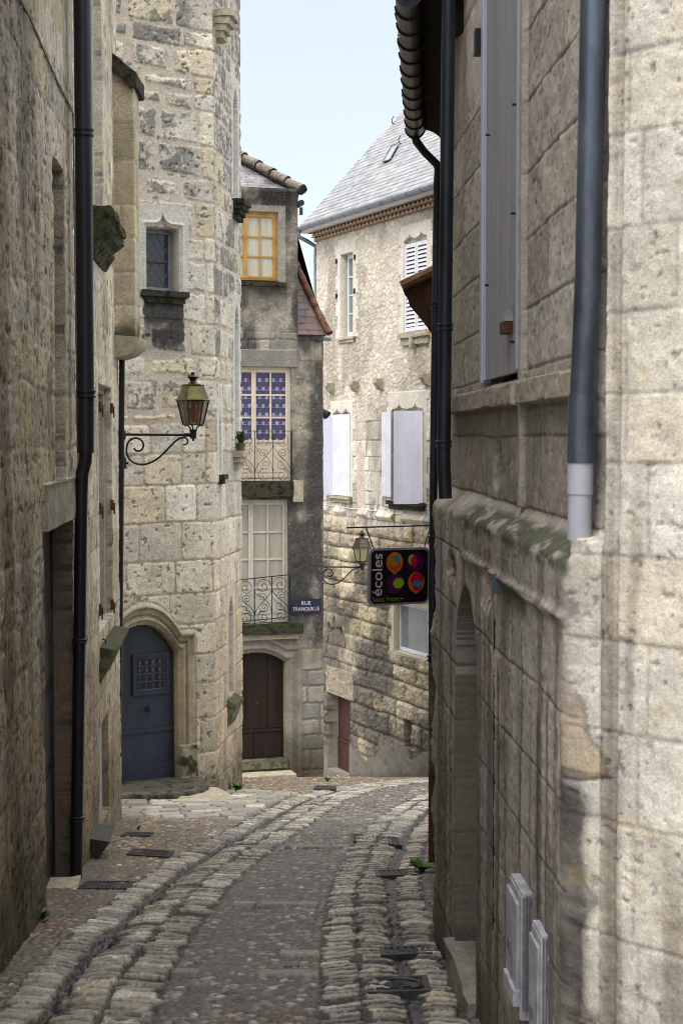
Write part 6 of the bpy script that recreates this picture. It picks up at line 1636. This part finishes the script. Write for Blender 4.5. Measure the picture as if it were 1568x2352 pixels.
# ------------------------------------------------------------------ street name plate
q0, q1 = cb(667, 1376), cb(735, 1407)
pu0, pu1, pz0, pz1 = q0[0], q1[0], q1[1], cb(700, 1375)[1]
plate = thing('street_name_plate', 'dark blue enamel street name plate with white capitals on the stained plaster corner', 'street sign', WB.pt((pu0 + pu1) / 2, (pz0 + pz1) / 2, .05))
b = MB(); b.wbox(WB, pu0, pu1, pz0, pz1, .03, .055, 1); b.build('plate', M['navy'], plate, bevel=.004)
pc_ = WB.pt((pu0 + pu1) / 2, 0, .0565)
for s_, zf, sz in (('RUE', .70, .098), ('TRANQUILLE', .30, .092)):
    o = text_mesh('lettering', s_, sz, (pc_[0], pc_[1], pz0 + (pz1 - pz0) * zf), np.append(tB, 0), (0, 0, 1), M['white_ink'], plate, .001, -.0002, .84 if len(s_) > 4 else .95, 1.08)

# ------------------------------------------------------------------ covers and drains let into the street
def ground_frame(P):
    x, y = P[0], P[1]; s = (gz(0, y + .05) - gz(0, y - .05)) / .1
    ey = np.array([0, 1, s]); ey /= np.linalg.norm(ey); return np.array([1., 0, 0]), ey, np.cross(np.array([1., 0, 0]), ey)
def cover(name, label, X0, X1, Y0, Y1, mat, kind, cat='drain cover', skew=0.0, lift=.006):
    a = gp(X0, (Y0 + Y1) / 2 - skew); c = gp(X1, (Y0 + Y1) / 2 + skew)
    yn, yf = gp((X0 + X1) / 2, Y1)[1], gp((X0 + X1) / 2, Y0)[1]
    P = (a + c) / 2; ex, ey, ez = ground_frame(P); ex = (c - a) / np.linalg.norm(c - a)
    w = np.linalg.norm(c - a); l = max((yf - yn), .06)
    e = thing(name, label, cat, P, 'iron covers and drains let into the paving' if cat == 'drain cover' else None)
    P = P + ez * lift
    O = lambda x, y, z: P + ex * x + ey * y + ez * z
    def bx(b, x0, x1, y0, y1, z0, z1): b.hexa([O(x0, y0, z0), O(x1, y0, z0), O(x1, y1, z0), O(x0, y1, z0), O(x0, y0, z1), O(x1, y0, z1), O(x1, y1, z1), O(x0, y1, z1)])
    b = MB(); t = min(.03, l * .18)
    bx(b, -w / 2, w / 2, -l / 2, -l / 2 + t, -.05, .006); bx(b, -w / 2, w / 2, l / 2 - t, l / 2, -.05, .006); bx(b, -w / 2, -w / 2 + t, -l / 2 + t, l / 2 - t, -.05, .006); bx(b, w / 2 - t, w / 2, -l / 2 + t, l / 2 - t, -.05, .006)
    b.build('frame', mat, e)
    b = MB(); bx(b, -w / 2 + t, w / 2 - t, -l / 2 + t, l / 2 - t, -.05, -.004 if kind != 'grate' else -.03); 
    if kind == 'chequer':
        n = max(4, int(w / .045)); m_ = max(2, int(l / .05))
        for i in range(n):
            for k in range(m_):
                cx = -w / 2 + t + (w - 2 * t) * (i + .5) / n; cy = -l / 2 + t + (l - 2 * t) * (k + .5) / m_; bx(b, cx - .014, cx + .014, cy - .014, cy + .014, -.0035, .006)
    if kind == 'oval':
        for i in range(2):
            f_ = .40 - .05 * i; b.tube([O(w * f_ * math.cos(a), l * f_ * math.sin(a), .0) for a in np.linspace(0, 2 * math.pi, 30)], .007, 5)
        rs = np.random.RandomState(3)
        for i in range(50):
            a = rs.uniform(0, 6.28); r_ = rs.uniform(0, .33) ** .5 * .58; cx, cy = w * r_ * math.cos(a) * .6, l * r_ * math.sin(a) * .6; bx(b, cx - .012, cx + .012, cy - .012, cy + .012, -.0035, .004)
    b.build('lid', mat, e)
    if kind == 'grate':
        b = MB(); n = max(5, int(w / .034))
        for i in range(n): cx = -w / 2 + t + (w - 2 * t) * (i + .5) / n; bx(b, cx - .008, cx + .008, -l / 2 + t, l / 2 - t, -.03, .004)
        b.build('bars', mat, e)
    return e
cover('drain_grate', 'black iron grate beside the foot of the big downpipe', 187, 304, 2026, 2044, M['castiron'], 'grate')
cover('drain_grate', 'tilted black iron grate in the brown pebbles beyond the big downpipe', 298, 394, 1954, 1968, M['castiron'], 'grate', skew=3)
cover('drain_grate', 'thin dark grate under the corner of the cream house', 282, 350, 1914, 1922, M['castiron'], 'grate')
cover('drain_grate', 'long chequered iron drain crossing the pale stone rows', 806, 920, 1921, 1939, M['castiron'], 'chequer', skew=5)
cover('drain_grate', 'dark iron drain bar beside the leafy weed', 862, 968, 1999, 2013, M['castiron'], 'chequer', skew=-2)
cover('manhole_cover', 'rectangular rusty iron cover across the pale stone rows, behind the oval-patterned one', 872, 990, 2176, 2196, M['castiron'], 'chequer', skew=-3)
cover('manhole_cover', 'iron cover cast with an oval ring, nearest the camera', 843, 985, 2246, 2282, M['castiron'], 'oval', skew=-2)
cover('valve_cover', 'small worn steel plate set among the pebbles in the middle of the street', 638, 700, 2220, 2236, M['steelplate'], 'plain')
cover('drain_grate', 'faint grate far down the street before the pale stone house', 722, 772, 1808, 1815, M['castiron'], 'grate', lift=.018)
cover('drain_grate', 'thin grate at the far end of the street close to the black downpipe', 932, 984, 1836, 1841, M['castiron'], 'grate', skew=1)
cover('drain_grate', 'dark grate before the step of the brown arched door', 600, 655, 1829, 1836, M['castiron'], 'grate', lift=.018)

# ------------------------------------------------------------------ weeds and pot plants
def leafclump(name, label, P, n, r, h, mat, seed, wide=.4, cat='weed', group=None, parent=None, upright=.6):
    rs = np.random.RandomState(seed); b = MB()
    for i in range(n):
        a = rs.uniform(0, 2 * math.pi); L_ = rs.uniform(.55, 1.0); d = np.array([math.cos(a), math.sin(a), 0]); s_ = np.array([-d[1], d[0], 0])
        w = r * wide * rs.uniform(.6, 1.1); up = rs.uniform(upright * .5, upright * 1.2)
        prev = None; k_ = 5
        for j in range(k_ + 1):
            f_ = j / k_; c = np.array(P) + d * r * L_ * f_ + np.array([0, 0, h * L_ * (up * 2 * f_ - up * 1.3 * f_ * f_ + .1 * f_)])
            ww = w * math.sin(math.pi * min(.98, .12 + f_ * .86)) * (1 + .25 * math.sin(j * 2.4 + i)); nw = [c - s_ * ww + (0, 0, ww * .25), c, c + s_ * ww + (0, 0, ww * .25)]
            if prev is not None:
                b.add([prev[0], prev[1], nw[1], nw[0]], [(0, 1, 2, 3)]); b.add([prev[1], prev[2], nw[2], nw[1]], [(0, 1, 2, 3)])
            prev = nw
    if parent is not None: return b.build(name, mat, parent)
    o = b.build(name, mat); tag(o, label, cat, group); return o
wp = gp(970, 2006) + np.array([0, 0, .01])
leafclump('weed', 'broad-leaved green weed at the foot of the black downpipe', wp, 13, .135, .17, M['leaf'], 3, .36, 'weed')
GW = 'small weeds growing at the foot of walls and in joints'
for i, (X, Y, s_, lab) in enumerate(((546, 1822, .16, 'green tuft at the far foot of the stair tower'), (528, 1834, .08, 'tiny green sprout beside the rounded slab of the stair tower'),
        (318, 1908, .05, 'small green sprout among the flags before the blue door'), (98, 2118, .10, 'green tuft at the base of the nearest dark doorstep'),
        (752, 1797, .10, 'green tuft under the red door of the pale house'), (648, 1755, .13, 'green tuft beside the brown arched door step'), (600, 1795 + 26, .06, 'low green sprout in the brown pebbles before the plaster house'))):
    P = gp(X, Y); leafclump('weed', lab, P + np.array([0, 0, .01]), 16, s_, s_ * 1.3, M['leaf'], 20 + i, .22, 'weed', GW, None, .8)
u, v = ct2(542, 1036)
for i, (du, mat, rr, hh, lab, leafm) in enumerate(((-.10, 'pot', .055, .13, 'taller dark pot plant on the carved ledge of the stair tower', 'leafdark'), (.10, 'terracotta', .05, .085, 'low pot with yellow-green leaves on the carved tower ledge', 'leaf'))):
    c = WT.pt(u + du, v + .0, .075 - .01 * i); e = thing('potted_plant', lab, 'plant', c, 'pot plants on the tower ledge')
    b = MB(); b.lathe(c, [(rr * .72, .0), (rr * .95, .09), (rr * 1.05, .092), (rr * 1.05, .11), (rr * .9, .11)], 12); b.build('pot', M[mat], e, smooth=True)
    leafclump('foliage', '', c + np.array([0, 0, .10]), 30, .10, hh * 1.6, M[leafm], 50 + i, .26, parent=e, upright=.9)

# ------------------------------------------------------------------ daylight: high thin overcast, soft sun from behind on one side
AZ, EL = math.radians(SUN_AZ), math.radians(SUN_EL)       # azimuth from +Y towards +X
w = bpy.data.worlds.new('World'); SC.world = w; w.use_nodes = True
t = w.node_tree; L = t.links.new; bg = t.nodes['Background']; out = t.nodes['World Output']
sky = N(t, 'ShaderNodeTexSky', sky_type='NISHITA', sun_disc=False); sky.sun_elevation = EL; sky.sun_rotation = AZ
sky.air_density = 1.0; sky.dust_density = 2.0
L(sky.outputs[0], bg.inputs[0]); bg.inputs[1].default_value = .05
tc = N(t, 'ShaderNodeTexCoord'); sep = N(t, 'ShaderNodeSeparateXYZ'); L(tc.outputs['Generated'], sep.inputs[0])
mr = N(t, 'ShaderNodeMapRange'); mr.inputs[1].default_value = .29; mr.inputs[2].default_value = .9; mr.inputs[3].default_value = SKY_LO; mr.inputs[4].default_value = SKY_HI
L(sep.outputs['Z'], mr.inputs[0])
nz = N(t, 'ShaderNodeTexNoise', Scale=2.2, Detail=5.0, Roughness=.55); mp = N(t, 'ShaderNodeMapping'); mp.inputs['Scale'].default_value = (1, 1, 2.6); L(tc.outputs['Generated'], mp.inputs[0]); L(mp.outputs[0], nz.inputs['Vector'])
cr_ = N(t, 'ShaderNodeValToRGB'); cr_.color_ramp.elements[0].position = .35; cr_.color_ramp.elements[1].position = .68
cr_.color_ramp.elements[0].color = (.90, .935, 1.0, 1); cr_.color_ramp.elements[1].color = (.95, .965, 1.0, 1); L(nz.outputs[0], cr_.inputs[0])
hi = N(t, 'ShaderNodeMapRange'); hi.inputs[1].default_value = .34; hi.inputs[2].default_value = .6; L(sep.outputs['Z'], hi.inputs[0])
mc = N(t, 'ShaderNodeMixRGB'); mc.inputs[2].default_value = (1.0, .985, .955, 1); L(hi.outputs[0], mc.inputs[0]); L(cr_.outputs[0], mc.inputs[1])
b2 = N(t, 'ShaderNodeBackground'); L(mc.outputs[0], b2.inputs[0]); L(mr.outputs[0], b2.inputs[1])
ad = N(t, 'ShaderNodeAddShader'); L(bg.outputs[0], ad.inputs[0]); L(b2.outputs[0], ad.inputs[1]); L(ad.outputs[0], out.inputs[0])
sl = bpy.data.lights.new('sun', 'SUN'); sl.energy = SUN_E; sl.angle = math.radians(SUN_A); sl.color = (1, .965, .92)
so = bpy.data.objects.new('sun', sl); COL.objects.link(so)
d = Vector((math.sin(AZ) * math.cos(EL), math.cos(AZ) * math.cos(EL), math.sin(EL)))
so.rotation_euler = d.to_track_quat('Z', 'Y').to_euler(); so.location = d * 40
SC.view_settings.view_transform = 'Standard'; SC.view_settings.look = 'None'; SC.view_settings.gamma = 1
SC.view_settings.exposure = EXPO
SC.cycles.filter_width = 1.0; SC.cycles.max_bounces = 8; SC.cycles.diffuse_bounces = 5; SC.cycles.sample_clamp_indirect = 8
